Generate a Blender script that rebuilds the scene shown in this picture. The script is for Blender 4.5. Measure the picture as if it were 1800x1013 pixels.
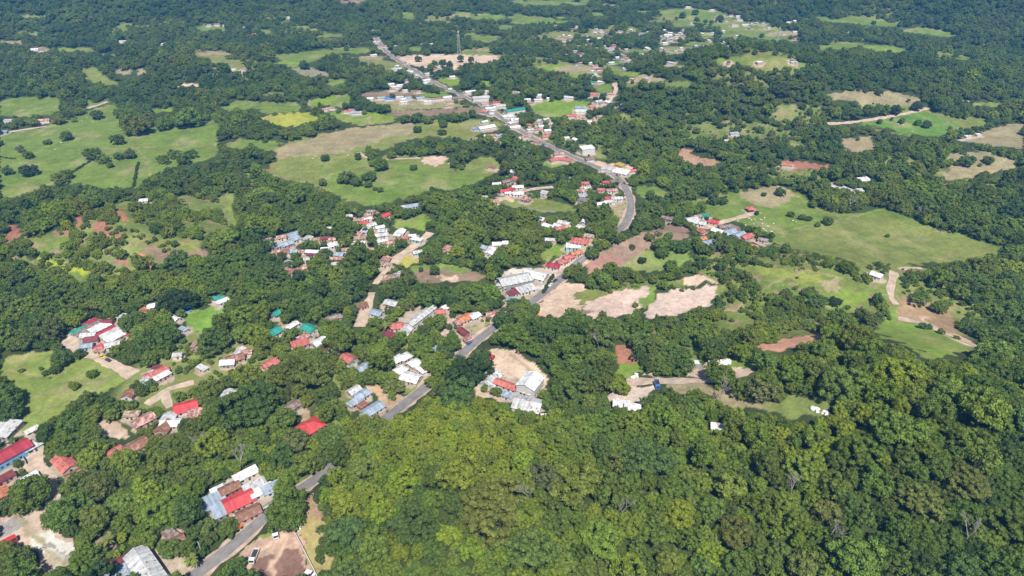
import bpy, bmesh, math, random
import numpy as np
from mathutils import Vector, Matrix
random.seed(7); rng = np.random.default_rng(7)
for o in list(bpy.data.objects): bpy.data.objects.remove(o)
S = bpy.context.scene; COL = S.collection
PI = math.pi
# ------------------------------------------------------------------ camera
H = 250.0; F = 1194.0; CX, CY = 900.0, 506.5; PITCH = math.radians(31.6)
sp, cp = math.sin(PITCH), math.cos(PITCH)
cam = bpy.data.objects.new('camera', bpy.data.cameras.new('camera')); COL.objects.link(cam)
cam.location = (0, 0, H); cam.rotation_euler = (PI/2-PITCH, 0, 0)
cam.data.sensor_width = 36; cam.data.lens = F/1800*36
cam.data.clip_start = 1; cam.data.clip_end = 30000
S.camera = cam
# ------------------------------------------------------------------ light
ANTI = (800, 1060)                     # where the shadows converge: point opposite the sun
v = np.array([(ANTI[0]-CX)/F, -(ANTI[1]-CY)/F]); dn = np.array([v[0], cp+v[1]*sp, -sp+v[1]*cp]); dn /= np.linalg.norm(dn)
SUN = Vector((-dn[0], -dn[1], -dn[2]))
w = bpy.data.worlds.new('World'); S.world = w; w.use_nodes = True
nt = w.node_tree; bg = nt.nodes['Background']
sky = nt.nodes.new('ShaderNodeTexSky'); sky.sky_type = 'NISHITA'; sky.sun_disc = False
sky.sun_elevation = math.asin(SUN.z); sky.sun_rotation = math.atan2(SUN.x, SUN.y)
nt.links.new(sky.outputs[0], bg.inputs[0]); bg.inputs[1].default_value = 0.055
sun = bpy.data.objects.new('sun', bpy.data.lights.new('sun', 'SUN')); COL.objects.link(sun)
sun.data.energy = 4.6; sun.data.angle = math.radians(0.5); sun.data.color = (1, 0.95, 0.87)
sun.rotation_euler = SUN.to_track_quat('Z', 'Y').to_euler()
S.view_settings.view_transform = 'Standard'; S.view_settings.look = 'None'
S.view_settings.gamma = 1; S.view_settings.exposure = 0.72
S.render.engine = 'CYCLES'; S.cycles.max_bounces = 5; S.cycles.volume_bounces = 0
S.cycles.transparent_max_bounces = 4
# ------------------------------------------------------------------ terrain maths
def flat(px, py, z=0.0):
    a = (px-CX)/F; b = -(py-CY)/F
    dx, dy, dz = a, cp+b*sp, -sp+b*cp
    t = (z-H)/dz
    return dx*t, dy*t
HILLS = []
for px, py, h, sx, sy in [(860,900,20,75,55),(1660,920,48,120,85),(1120,445,17,60,24),(1380,500,17,95,42),
        (1290,165,52,150,95),(1480,700,18,110,60),(190,440,22,95,48),(100,10,115,420,210),(1760,8,150,460,230),
        (1720,290,12,90,40),(1010,600,5,60,35),(1560,140,22,160,90),(950,120,10,60,50),(700,20,18,300,150),
        (1560,450,0,80,50),(300,120,15,200,90)]:
    x, y = flat(px, py); HILLS.append((x, y, h, sx, sy))
def ter(x, y):
    x = np.asarray(x, float); y = np.asarray(y, float)
    z = 1.6*np.sin(x/71+1.3)*np.cos(y/93+.4) + 1.1*np.sin(x/37+y/51) + .5*np.sin(x/19-y/23+2)
    for hx, hy, h, sx, sy in HILLS:
        z = z + h*np.exp(-((x-hx)/sx)**2-((y-hy)/sy)**2)
    far = np.clip((y-1700)/2500, 0, 1)
    return z + far*150*(.6+.4*np.sin(x/500+1))
def proj(x, y, z):
    zz = z-H; d = y*cp-zz*sp; u = y*sp+zz*cp
    d = np.maximum(d, 1e-3)
    return CX+F*x/d, CY-F*u/d, F/d
def g(px, py, up=0.0):                  # ground point under a pixel (terrain raised by up)
    px = np.asarray(px, float); py = np.asarray(py, float)
    z = np.zeros_like(px)
    for _ in range(40):
        x, y = flat(px, py, z+up); z = .5*z+.5*ter(x, y)
    return x, y, z
def sc(py): return .852*(py+230)/250
# ------------------------------------------------------------------ materials
def lin(c): return tuple(((v/255)/12.92 if v/255 <= .04045 else ((v/255+.055)/1.055)**2.4) for v in c)
MATS = {}
def nodes(name):
    m = bpy.data.materials.new(name); m.use_nodes = True; MATS[name] = m
    return m, m.node_tree, m.node_tree.nodes['Principled BSDF']
def mixc(nt, a, b, f, mode='MIX'):
    n = nt.nodes.new('ShaderNodeMix'); n.data_type = 'RGBA'; n.blend_type = mode
    for s, v in ((6, a), (7, b), (0, f)):
        if isinstance(v, bpy.types.NodeSocket): nt.links.new(v, n.inputs[s])
        else: n.inputs[s].default_value = (*v, 1) if isinstance(v, tuple) else v
    return n.outputs[2]
def noise(nt, scale, detail=3, coord='Object', rough=.6, w=None):
    tc = nt.nodes.new('ShaderNodeTexCoord'); n = nt.nodes.new('ShaderNodeTexNoise')
    n.inputs['Scale'].default_value = scale; n.inputs['Detail'].default_value = detail; n.inputs['Roughness'].default_value = rough
    nt.links.new(tc.outputs[coord], n.inputs['Vector'])
    return n.outputs[0]
def ramp(nt, s, lo, hi, a=0., b=1.):
    n = nt.nodes.new('ShaderNodeMapRange'); nt.links.new(s, n.inputs[0])
    for i, v in enumerate((lo, hi, a, b)): n.inputs[i+1].default_value = v
    return n.outputs[0]
def plain(name, c, rough=.8, var=.25, scale=1.5):
    m, nt, p = nodes(name)
    f = ramp(nt, noise(nt, scale, 4), .3, .7, 1-var, 1+var)
    nt.links.new(mixc(nt, c, f, 1., 'MULTIPLY'), p.inputs['Base Color']) if False else None
    mm = nt.nodes.new('ShaderNodeVectorMath'); mm.operation = 'SCALE'; mm.inputs[0].default_value = c
    nt.links.new(f, mm.inputs['Scale']); nt.links.new(mm.outputs[0], p.inputs['Base Color'])
    p.inputs['Roughness'].default_value = rough
    return m
def roofmat(name, c, rust=.15, rustc=(.16, .07, .04), rough=.45):
    m, nt, p = nodes(name)
    tc = nt.nodes.new('ShaderNodeTexCoord'); oi = nt.nodes.new('ShaderNodeObjectInfo')
    off = nt.nodes.new('ShaderNodeVectorMath'); off.operation = 'ADD'
    cx = nt.nodes.new('ShaderNodeCombineXYZ')
    sc_ = nt.nodes.new('ShaderNodeMath'); sc_.operation = 'MULTIPLY'; sc_.inputs[1].default_value = 90
    nt.links.new(oi.outputs['Random'], sc_.inputs[0])
    for i in range(3): nt.links.new(sc_.outputs[0], cx.inputs[i])
    nt.links.new(tc.outputs['Object'], off.inputs[0]); nt.links.new(cx.outputs[0], off.inputs[1])
    def nz(s, d=4):
        n = nt.nodes.new('ShaderNodeTexNoise'); n.inputs['Scale'].default_value = s; n.inputs['Detail'].default_value = d
        n.inputs['Roughness'].default_value = .65; nt.links.new(off.outputs[0], n.inputs['Vector']); return n.outputs[0]
    # sheets one metre wide, each a little different
    sx = nt.nodes.new('ShaderNodeSeparateXYZ'); nt.links.new(off.outputs[0], sx.inputs[0])
    fl = nt.nodes.new('ShaderNodeMath'); fl.operation = 'FLOOR'; nt.links.new(sx.outputs[0], fl.inputs[0])
    wn = nt.nodes.new('ShaderNodeTexWhiteNoise'); wn.noise_dimensions = '1D'; nt.links.new(fl.outputs[0], wn.inputs['W'])
    sheet = ramp(nt, wn.outputs['Value'], 0, 1, .76, 1.14)
    dirt = ramp(nt, nz(.35), .35, .7, 1.1, .78)
    mu = nt.nodes.new('ShaderNodeMath'); mu.operation = 'MULTIPLY'; nt.links.new(sheet, mu.inputs[0]); nt.links.new(dirt, mu.inputs[1])
    tone = nt.nodes.new('ShaderNodeVectorMath'); tone.operation = 'SCALE'; tone.inputs[0].default_value = c
    nt.links.new(mu.outputs[0], tone.inputs['Scale'])
    f = ramp(nt, nz(.6, 6), .62-rust*.45, .68-rust*.3, 0, .85)
    nt.links.new(mixc(nt, tone.outputs[0], rustc, f), p.inputs['Base Color'])
    wv = nt.nodes.new('ShaderNodeTexWave'); wv.inputs['Scale'].default_value = 1.2; nt.links.new(tc.outputs['Object'], wv.inputs[0])
    b = nt.nodes.new('ShaderNodeBump'); b.inputs['Strength'].default_value = .3; b.inputs['Distance'].default_value = .05
    nt.links.new(wv.outputs[1], b.inputs['Height']); nt.links.new(b.outputs[0], p.inputs['Normal'])
    p.inputs['Roughness'].default_value = rough+.15
    p.inputs['Specular IOR Level'].default_value = .3
    return m
ROOF = {'W': ('white', (.62,.63,.63), .12), 'L': ('light grey', (.45,.46,.46), .15), 'B': ('blue-grey', (.27,.33,.40), .1),
  'R': ('bright red', (.50,.06,.065), .12), 'C': ('crimson', (.33,.035,.055), .08), 'S': ('salmon red', (.46,.14,.12), .22),
  'K': ('rusty brown', (.34,.20,.16), .6), 'M': ('maroon', (.17,.04,.05), .2), 'T': ('teal green', (.03,.24,.19), .08),
  'N': ('tan', (.42,.33,.25), .4), 'O': ('orange', (.50,.19,.10), .2), 'P': ('faded pink', (.50,.30,.27), .4),
  'Y': ('mustard yellow', (.42,.32,.06), .1), 'U': ('bright blue', (.06,.18,.50), .1), 'G': ('weathered grey', (.25,.24,.24), .45)}
RM = {k: roofmat('roof_'+v[0].replace(' ', '_').replace('-', '_'), v[1], v[2]) for k, v in ROOF.items()}
WALLS = [plain('wall_'+n, c, .85, .15, .8) for n, c in (('white', (.50,.49,.47)), ('cream', (.44,.39,.30)), ('concrete', (.26,.25,.24)),
        ('pink', (.40,.28,.25)), ('aqua', (.28,.44,.42)), ('ochre', (.38,.29,.16)), ('brick', (.28,.13,.08)), ('blue', (.16,.30,.50)))]
M_GLASS = plain('window_dark', (.03,.035,.04), .2, .1)
M_DOOR = plain('door_wood', (.10,.05,.03), .6)
M_BARK = plain('bark', (.16,.12,.09), .95, .35, 2)
M_METAL = plain('galvanised_metal', (.42,.43,.44), .5, .15)
M_CONC = plain('concrete', (.45,.43,.40), .9, .2, .4)
M_TYRE = plain('tyre_rubber', (.02,.02,.02), .9)
M_BLACK = plain('dark_plastic', (.03,.03,.03), .6)
M_ASPH = plain('asphalt', (.17,.16,.16), .95, .22, .25)
M_PAINT = plain('road_paint', (.35,.27,.10), .8, .3, .6)
M_DIRT = plain('dirt_road_soil', (.40,.31,.235), .98, .28, .22)
M_SHOULDER = plain('roadside_soil', (.36,.27,.20), .98, .35, .3)
M_HIDE = plain('cow_hide', (.60,.57,.52), .9, .1)
M_SOIL = plain('red_earth', (.38,.15,.08), .98, .3, .5)
M_STONE = plain('white_stone', (.60,.59,.57), .9, .25, .6)
M_WATER = plain('pool_water', (.04,.30,.50), .15, .1)
def paint(name, c):
    m = plain('paint_'+name, c, .35, .05); m.node_tree.nodes['Principled BSDF'].inputs['Coat Weight'].default_value = .4; return m
def leafmat():
    m, nt, p = nodes('foliage')
    at = nt.nodes.new('ShaderNodeAttribute'); at.attribute_type = 'INSTANCER'; at.attribute_name = 'tint'
    lf = nt.nodes.new('ShaderNodeAttribute'); lf.attribute_name = 'leaf'
    n1 = ramp(nt, noise(nt, 2.6, 3), .32, .68, .74, 1.28)
    n2 = ramp(nt, lf.outputs['Fac'], 0, 1, .68, 1.36)
    mu = nt.nodes.new('ShaderNodeMath'); mu.operation = 'MULTIPLY'; nt.links.new(n1, mu.inputs[0]); nt.links.new(n2, mu.inputs[1])
    s = nt.nodes.new('ShaderNodeVectorMath'); s.operation = 'SCALE'
    nt.links.new(at.outputs['Color'], s.inputs[0]); nt.links.new(mu.outputs[0], s.inputs['Scale'])
    nt.links.new(s.outputs[0], p.inputs['Base Color'])
    p.inputs['Roughness'].default_value = .75; p.inputs['Specular IOR Level'].default_value = .15
    tr = nt.nodes.new('ShaderNodeBsdfTranslucent'); ts = nt.nodes.new('ShaderNodeVectorMath'); ts.operation = 'MULTIPLY'
    nt.links.new(s.outputs[0], ts.inputs[0]); ts.inputs[1].default_value = (1.2, 1.5, .5); nt.links.new(ts.outputs[0], tr.inputs[0])
    mx = nt.nodes.new('ShaderNodeMixShader'); mx.inputs[0].default_value = .22
    nt.links.new(p.outputs[0], mx.inputs[1]); nt.links.new(tr.outputs[0], mx.inputs[2])
    nt.links.new(mx.outputs[0], nt.nodes['Material Output'].inputs[0])
    return m
M_LEAF = leafmat()
def groundmat():
    m, nt, p = nodes('ground_cover')
    at = nt.nodes.new('ShaderNodeAttribute'); at.attribute_name = 'cover'
    a = ramp(nt, noise(nt, .3, 8, rough=.85), .3, .7, .62, 1.38)
    b = ramp(nt, noise(nt, .045, 6, rough=.75), .3, .7, .72, 1.28)
    mu = nt.nodes.new('ShaderNodeMath'); mu.operation = 'MULTIPLY'; nt.links.new(a, mu.inputs[0]); nt.links.new(b, mu.inputs[1])
    s = nt.nodes.new('ShaderNodeVectorMath'); s.operation = 'SCALE'
    nt.links.new(at.outputs['Color'], s.inputs[0]); nt.links.new(mu.outputs[0], s.inputs['Scale'])
    # patches of drier, browner grass
    d = ramp(nt, noise(nt, .018, 6, rough=.7), .5, .72, 0, .38)
    t = nt.nodes.new('ShaderNodeVectorMath'); t.operation = 'MULTIPLY'; nt.links.new(s.outputs[0], t.inputs[0]); t.inputs[1].default_value = (1.3, .93, .95)
    nt.links.new(mixc(nt, s.outputs[0], t.outputs[0], d), p.inputs['Base Color'])
    p.inputs['Roughness'].default_value = 1; p.inputs['Specular IOR Level'].default_value = .1
    bp = nt.nodes.new('ShaderNodeBump'); bp.inputs['Strength'].default_value = .5; bp.inputs['Distance'].default_value = .5
    nt.links.new(noise(nt, .8, 5), bp.inputs['Height']); nt.links.new(bp.outputs[0], p.inputs['Normal'])
    return m
M_GROUND = groundmat()
# ------------------------------------------------------------------ object helpers
def tag(o, label=None, cat=None, group=None, kind=None):
    if label: o['label'] = label
    if cat: o['category'] = cat
    if group: o['group'] = group
    if kind: o['kind'] = kind
    return o
def mesh(name, verts, faces, mat, parent=None, smooth=False):
    me = bpy.data.meshes.new(name); me.from_pydata([tuple(map(float, v)) for v in verts], [], faces); me.update()
    me.materials.append(mat)
    if smooth: me.polygons.foreach_set('use_smooth', [True]*len(faces))
    o = bpy.data.objects.new(name, me); COL.objects.link(o)
    if parent: o.parent = parent
    return o
def empty(name, loc, rz=0):
    o = bpy.data.objects.new(name, None); COL.objects.link(o); o.location = loc; o.rotation_euler = (0, 0, rz); o.empty_display_size = 1
    return o
class MB:
    def __init__(s): s.v = []; s.f = []
    def box(s, x0, x1, y0, y1, z0, z1):
        n = len(s.v); s.v += [(x0,y0,z0),(x1,y0,z0),(x1,y1,z0),(x0,y1,z0),(x0,y0,z1),(x1,y0,z1),(x1,y1,z1),(x0,y1,z1)]
        s.f += [tuple(n+i for i in q) for q in ((3,2,1,0),(4,5,6,7),(0,1,5,4),(1,2,6,5),(2,3,7,6),(3,0,4,7))]; return s
    def poly(s, *p):
        n = len(s.v); s.v += p; s.f.append(tuple(range(n, n+len(p)))); return s
    def tube(s, a, b, r0, r1, k=8):
        a = Vector(a); b = Vector(b); d = (b-a).normalized(); x = d.orthogonal().normalized(); y = d.cross(x); n = len(s.v)
        for p, r in ((a, r0), (b, r1)):
            for i in range(k): q = p+(x*math.cos(2*PI*i/k)+y*math.sin(2*PI*i/k))*r; s.v.append(tuple(q))
        for i in range(k): j = (i+1) % k; s.f.append((n+i, n+j, n+k+j, n+k+i))
        s.f.append(tuple(n+k+i for i in range(k))); s.f.append(tuple(n+k-1-i for i in range(k))); return s
    def slab(s, pts, t):                # pts: top outline, thickness t downwards
        n = len(s.v); k = len(pts); s.v += list(pts)+[(p[0], p[1], p[2]-t) for p in pts]
        s.f.append(tuple(n+i for i in range(k))); s.f.append(tuple(n+k+k-1-i for i in range(k)))
        for i in range(k): j = (i+1) % k; s.f.append((n+j, n+i, n+k+i, n+k+j))
        return s
    def build(s, name, mat, parent=None, smooth=False): return mesh(name, s.v, s.f, mat, parent, smooth)
ORD = ['first','second','third','fourth','fifth','sixth','seventh','eighth','ninth','tenth','eleventh','twelfth','thirteenth','fourteenth','fifteenth',
 'sixteenth','seventeenth','eighteenth','nineteenth','twentieth']
def ordn(i):
    if i < 20: return ORD[i]
    tens = {2:'twenty',3:'thirty',4:'forty',5:'fifty',6:'sixty'}; n = i+1
    return f"{tens[n//10]}-{ORD[n%10-1]}" if n % 10 else {2:'twentieth',3:'thirtieth',4:'fortieth',5:'fiftieth',6:'sixtieth'}[n//10]
# ------------------------------------------------------------------ clearings: outlines on the ground, given by photo pixels
G1=(.128,.180,.036); G2=(.158,.182,.048); G3=(.150,.215,.026); TAN=(.25,.215,.12); BR=(.21,.15,.10); PK=(.47,.355,.265); RD=(.29,.135,.09)
GY=(.28,.265,.26); SC=(.125,.165,.040); DK=(.17,.105,.082); PB=(.235,.16,.12); CON=(.50,.46,.42)
# (colour, outline, scrub density 0..1)
CLR = [
(G1,[(0,238),(60,226),(120,212),(152,196),(190,184),(205,188),(207,208),(225,230),(250,234),(275,222),(300,223),(330,222),(360,218),(373,210),(388,222),(383,240),(383,270),(360,283),(330,288),(300,296),(275,312),(240,328),(200,333),(165,328),(140,323),(95,328),(60,340),(30,346),(0,354)],0),
(G1,[(0,180),(30,170),(80,172),(108,170),(105,196),(60,206),(45,204),(0,206)],.15),
(G1,[(150,177),(190,176),(188,181),(155,190)],0),
(G2,[(140,117),(165,118),(188,138),(215,150),(180,150),(150,140)],.2),
(TAN,[(205,122),(232,120),(230,132),(205,130)],.1),(TAN,[(240,120),(260,124),(258,133),(245,132)],.1),
(G3,[(270,192),(302,187),(303,196),(270,200)],.1),
(PK,[(302,148),(345,146),(350,152),(305,153)],0),(TAN,[(0,73),(38,72),(38,78),(0,76)],0),(TAN,[(55,80),(90,85),(85,91),(55,91)],0),
(G2,[(95,84),(160,84),(170,92),(110,90)],.2),(G1,[(208,43),(222,43),(222,49),(208,49)],0),
(G2,[(465,302),(490,280),(482,262),(520,245),(575,233),(650,225),(700,222),(730,212),(860,210),(885,218),(835,240),(825,248),(800,243),(760,240),(700,250),(680,262),(640,263),(640,278),(700,272),(750,276),(785,275),(790,290),(800,300),(840,275),(880,278),(888,290),(870,305),(850,315),(830,325),(795,333),(750,338),(705,350),(665,360),(640,360),(612,354),(590,343),(560,338),(552,323),(500,316)],.0),
(G1,[(560,290),(640,282),(700,285),(800,302),(850,300),(860,312),(830,323),(795,333),(750,338),(705,350),(665,360),(640,360),(612,354),(590,343),(560,320)],0),
(TAN,[(484,262),(600,228),(725,215),(735,232),(680,243),(640,256),(600,268),(540,275),(490,278)],0),
(PK,[(742,278),(765,274),(785,275),(786,287),(765,292),(745,289)],0),(RD,[(455,300),(480,292),(482,297),(458,303)],0),
((.29,.30,.045),[(458,206),(500,200),(535,198),(562,206),(556,212),(520,222),(490,222),(470,214)],0),
(G1,[(450,182),(520,180),(530,190),(520,197),(460,200)],.1),
(G3,[(545,176),(592,166),(592,180),(566,187),(548,186)],0),(TAN,[(535,176),(545,176),(552,190),(542,188)],0),(TAN,[(590,166),(605,166),(598,180),(590,180)],0),
(G1,[(600,168),(615,168),(626,182),(620,187),(575,188)],0),
(G3,[(575,196),(640,196),(690,201),(698,214),(640,221),(600,213)],0),(TAN,[(640,205),(648,204),(655,216),(648,218)],0),
(BR,[(630,165),(680,160),(740,160),(735,168),(650,174)],0),(G1,[(735,161),(786,162),(788,170),(740,172)],0),
(TAN,[(650,174),(740,174),(800,176),(812,182),(690,184),(655,180)],0),
((.20,.20,.09),[(660,182),(812,183),(835,188),(690,194),(672,190)],0),
(BR,[(678,195),(760,193),(848,188),(855,200),(760,204),(690,203)],0),
(PK,[(697,99),(740,96),(800,96),(872,98),(876,108),(838,112),(806,115),(802,124),(780,122),(745,120),(716,113)],0),
(G1,[(478,97),(550,90),(600,83),(650,84),(645,92),(625,96),(605,92),(570,100),(545,110),(520,112),(500,108)],0),
(TAN,[(630,100),(680,99),(665,106),(635,104)],0),(G2,[(675,113),(700,112),(705,118),(680,118)],0),
(G1,[(498,112),(525,112),(528,116),(510,118)],0),
((.22,.20,.13),[(515,119),(545,118),(580,130),(578,134),(545,135),(520,128)],0),
(G1,[(578,140),(608,138),(605,146),(585,152),(578,148)],0),(G3,[(770,137),(806,136),(808,148),(790,152),(772,142)],0),(G3,[(842,138),(860,143),(860,153),(845,150)],0),
((.14,.22,.03),[(925,179),(1000,176),(1035,180),(1036,190),(1000,200),(985,206),(950,205),(935,195)],0),
(G2,[(937,116),(970,113),(1025,115),(1025,122),(960,123)],.1),(G3,[(1002,128),(1022,125),(1028,131),(1015,138),(1000,136)],0),(G3,[(1075,122),(1125,128),(1122,136),(1090,134),(1075,130)],.1),
(G1,[(1040,147),(1072,147),(1078,160),(1055,162),(1042,156)],.1),(G2,[(1100,145),(1120,147),(1115,155),(1100,152)],.2),
((.30,.25,.13),[(1145,132),(1160,133),(1155,140),(1146,139)],0),
(G2,[(1066,202),(1095,200),(1130,212),(1120,222),(1090,215),(1070,208)],.3),
(G1,[(1245,103),(1290,100),(1340,100),(1360,106),(1440,112),(1430,118),(1380,116),(1330,112),(1270,115)],.05),
(TAN,[(1455,165),(1500,158),(1560,161),(1600,168),(1620,175),(1617,184),(1590,190),(1560,198),(1525,190),(1505,178),(1460,175)],.0),
((.10,.19,.03),[(1500,216),(1560,208),(1620,192),(1640,200),(1680,208),(1690,225),(1650,240),(1600,238),(1560,226)],0),
(G2,[(1620,190),(1660,202),(1740,210),(1745,217),(1700,230),(1690,225),(1670,212),(1620,196)],0),
(TAN,[(1690,247),(1750,224),(1800,213),(1800,262),(1740,256),(1700,250)],0),
((.33,.20,.13),[(1188,265),(1205,262),(1218,262),(1215,272),(1230,278),(1258,280),(1266,288),(1235,293),(1205,286)],0),
(BR,[(1225,222),(1260,212),(1300,210),(1320,212),(1300,222),(1275,226),(1240,224)],.5),
(G2,[(1370,215),(1420,190),(1435,205),(1410,218),(1380,222)],.4),(TAN,[(1480,245),(1530,240),(1540,262),(1500,268),(1480,258)],.2),
(G1,[(1115,330),(1150,325),(1175,342),(1230,350),(1262,342),(1330,332),(1370,326),(1415,345),(1430,362),(1490,378),(1520,372),(1558,368),(1590,375),(1620,390),(1700,412),(1760,435),(1758,448),(1740,455),(1700,460),(1600,465),(1560,467),(1500,460),(1440,450),(1400,438),(1362,430),(1330,400),(1300,392),(1255,385),(1240,378),(1225,368),(1180,352),(1125,345)],0),
(TAN,[(1300,337),(1340,330),(1370,326),(1400,342),(1390,352),(1360,365),(1335,362),(1300,350)],0),
(G2,[(1440,395),(1500,382),(1560,385),(1640,400),(1758,440),(1740,455),(1600,465),(1500,460),(1400,438),(1362,428),(1400,410)],0),
(TAN,[(1665,272),(1720,266),(1780,280),(1790,296),(1740,302),(1700,312),(1665,318),(1650,305),(1672,298)],.25),
(G1,[(1390,300),(1440,300),(1470,308),(1450,318),(1410,312)],.3),(RD,[(1372,284),(1392,282),(1460,292),(1450,299),(1390,300)],.1),
(G1,[(895,0),(1040,0),(1032,10),(930,9)],.05),(G1,[(900,24),(975,33),(978,42),(900,42)],.1),(G1,[(1040,22),(1060,22),(1060,28),(1040,28)],0),
(G1,[(1160,18),(1215,13),(1265,20),(1290,33),(1335,45),(1330,52),(1290,48),(1250,45),(1185,48),(1180,40),(1210,36),(1190,28),(1160,28)],.1),
(G1,[(1225,62),(1290,52),(1340,54),(1380,60),(1400,75),(1350,72),(1300,62),(1240,68)],.1),
(G1,[(1430,30),(1510,32),(1580,42),(1570,48),(1480,40),(1440,36)],.2),(G1,[(1580,50),(1640,50),(1690,60),(1670,66),(1620,60),(1585,56)],.2),
(G1,[(1430,80),(1500,76),(1560,82),(1555,87),(1490,84),(1440,88)],.15),(G1,[(1350,95),(1390,93),(1400,105),(1360,104)],.2),
(G1,[(806,60),(830,57),(845,64),(870,62),(880,67),(858,76),(830,72)],.05),(G1,[(800,24),(880,26),(900,30),(870,37),(820,32)],.1),
(G1,[(706,22),(730,22),(728,33),(710,33)],0),(PB,[(596,0),(640,0),(632,6),(600,5)],0),(G1,[(455,52),(470,52),(472,60),(458,58)],0),
(G1,[(715,82),(740,82),(738,90),(716,89)],.1),
((.17,.215,.05),[(0,638),(30,625),(85,618),(120,622),(150,625),(190,640),(222,655),(232,665),(215,676),(185,690),(160,692),(140,700),(110,725),(85,742),(60,765),(15,765),(20,735),(40,712),(30,700),(12,675),(0,668)],0),
((.14,.24,.04),[(320,550),(350,545),(378,540),(397,548),(390,575),(360,588),(335,580)],0),
((.15,.22,.03),[(698,386),(750,378),(758,392),(745,403),(700,402),(690,398)],.1),
(G2,[(875,352),(930,342),(965,350),(1000,362),(1020,370),(960,374),(900,366)],.08),(PK,[(872,348),(910,340),(930,345),(900,352)],.0),
(BR,[(252,428),(290,440),(350,436),(368,448),(365,456),(330,452),(285,461),(258,445)],.05),(G2,[(290,425),(350,432),(340,442),(295,440)],.1),
((.17,.22,.045),[(398,338),(416,340),(418,395),(385,415),(355,412),(350,400),(385,390)],.25),
(SC,[(160,370),(240,350),(330,345),(400,345),(400,380),(340,400),(260,420),(200,400)],.65),
(SC,[(40,420),(130,400),(250,430),(260,460),(170,490),(100,480),(60,450)],.7),
((.26,.30,.03),[(60,456),(85,456),(100,465),(160,470),(165,482),(120,490),(100,478)],.35),
(RD,[(0,396),(28,396),(36,410),(22,428),(0,436)],.05),((.42,.17,.09),[(202,368),(212,370),(226,384),(222,390),(210,382)],0),(RD,[(126,380),(148,376),(150,392),(140,398)],.2),(RD,[(163,395),(192,385),(188,405),(165,408)],.25),
((.42,.17,.09),[(244,445),(262,455),(275,470),(266,472),(250,458)],0),(RD,[(186,406),(215,410),(210,425),(190,420)],.3),
(RD,[(112,410),(122,400),(118,415),(105,420)],.2),(RD,[(205,455),(228,460),(228,470),(210,466)],.2),
(PB,[(1030,475),(1034,455),(1065,438),(1120,413),(1160,400),(1185,396),(1210,400),(1212,415),(1190,425),(1150,432),(1120,450),(1095,470),(1065,470),(1030,484)],.05),
((.27,.155,.12),[(1028,482),(1035,458),(1070,445),(1095,455),(1080,472),(1040,478)],.02),
((.15,.21,.05),[(1092,470),(1130,444),(1170,432),(1212,442),(1214,455),(1195,472),(1140,478),(1110,478)],.1),
((.14,.22,.035),[(945,440),(975,427),(995,432),(980,450),(955,462),(945,455)],.05),
(BR,[(720,482),(735,470),(770,464),(830,472),(852,486),(840,492),(808,498),(770,497),(740,492)],.1),(PK,[(772,486),(800,484),(805,496),(780,498)],0),
((.14,.2,.045),[(718,470),(750,462),(800,464),(845,478),(800,478),(760,470),(725,482)],.1),
((.30,.29,.07),[(700,450),(738,442),(750,455),(720,470),(702,465)],.1),
(PK,[(942,556),(948,535),(985,499),(1025,498),(1045,506),(1035,520),(1030,535),(1010,552),(975,560)],0),
(G2,[(1005,525),(1030,505),(1075,506),(1085,512),(1050,530),(1020,536)],.12),
((.46,.35,.29),[(1020,555),(1032,533),(1070,518),(1110,506),(1147,503),(1140,520),(1122,545),(1090,558),(1050,563)],0),
((.14,.22,.04),[(1120,530),(1145,506),(1160,505),(1150,528),(1135,540)],.1),
((.44,.35,.29),[(1130,555),(1145,533),(1165,515),(1200,507),(1260,502),(1266,516),(1245,536),(1200,550),(1155,563)],0),
(PK,[(1195,492),(1225,485),(1258,487),(1260,497),(1225,500),(1200,500)],.03),(SC,[(1085,500),(1150,490),(1200,488),(1200,505),(1140,505),(1090,510)],.45),
((.52,.16,.05),[(932,550),(945,548),(955,556),(940,559)],0),
(SC,[(1215,455),(1270,440),(1340,450),(1430,462),(1500,478),(1540,500),(1560,545),(1520,560),(1440,565),(1330,560),(1270,545),(1262,520),(1262,495),(1225,482)],.55),
((.155,.215,.036),[(1460,512),(1500,508),(1525,515),(1520,535),(1490,545),(1455,546)],.08),((.2,.23,.05),[(1320,455),(1400,480),(1440,485),(1460,500),(1400,495),(1330,480)],.15),
(TAN,[(1440,492),(1475,492),(1480,512),(1450,515)],.1),(TAN,[(1400,455),(1420,462),(1410,475),(1395,470)],.2),
((.16,.23,.04),[(1552,552),(1580,548),(1640,570),(1690,600),(1710,615),(1660,628),(1625,628),(1590,605),(1535,588)],0),
((.27,.19,.11),[(1580,522),(1600,520),(1640,530),(1672,545),(1676,570),(1682,590),(1660,588),(1620,568),(1580,566)],0),
(PK,[(1672,588),(1690,592),(1725,612),(1700,610)],0),((.22,.24,.07),[(1730,625),(1758,625),(1772,640),(1740,645)],0),
(PK,[(855,618),(862,612),(900,614),(925,622),(935,640),(960,660),(965,690),(940,698),(905,690),(870,660),(858,640)],0),
(PK,[(835,682),(870,688),(905,694),(900,705),(840,700)],0),
(CON,[(870,510),(885,475),(960,470),(985,480),(960,515),(930,525),(880,520)],0),
((.50,.40,.34),[(1070,688),(1085,683),(1150,677),(1158,686),(1140,700),(1110,712),(1072,705)],0),
(GY,[(1210,634),(1225,632),(1245,645),(1230,658),(1205,662)],0),(PK,[(1215,650),(1245,640),(1320,650),(1300,664),(1240,664),(1200,664)],.05),
((.15,.23,.035),[(1075,655),(1120,620),(1135,640),(1125,656),(1110,665),(1090,662)],.1),(PK,[(1130,655),(1150,652),(1165,662),(1130,664)],0),
((.15,.23,.035),[(1215,625),(1260,628),(1330,642),(1320,650),(1260,640),(1220,634)],.1),
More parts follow.
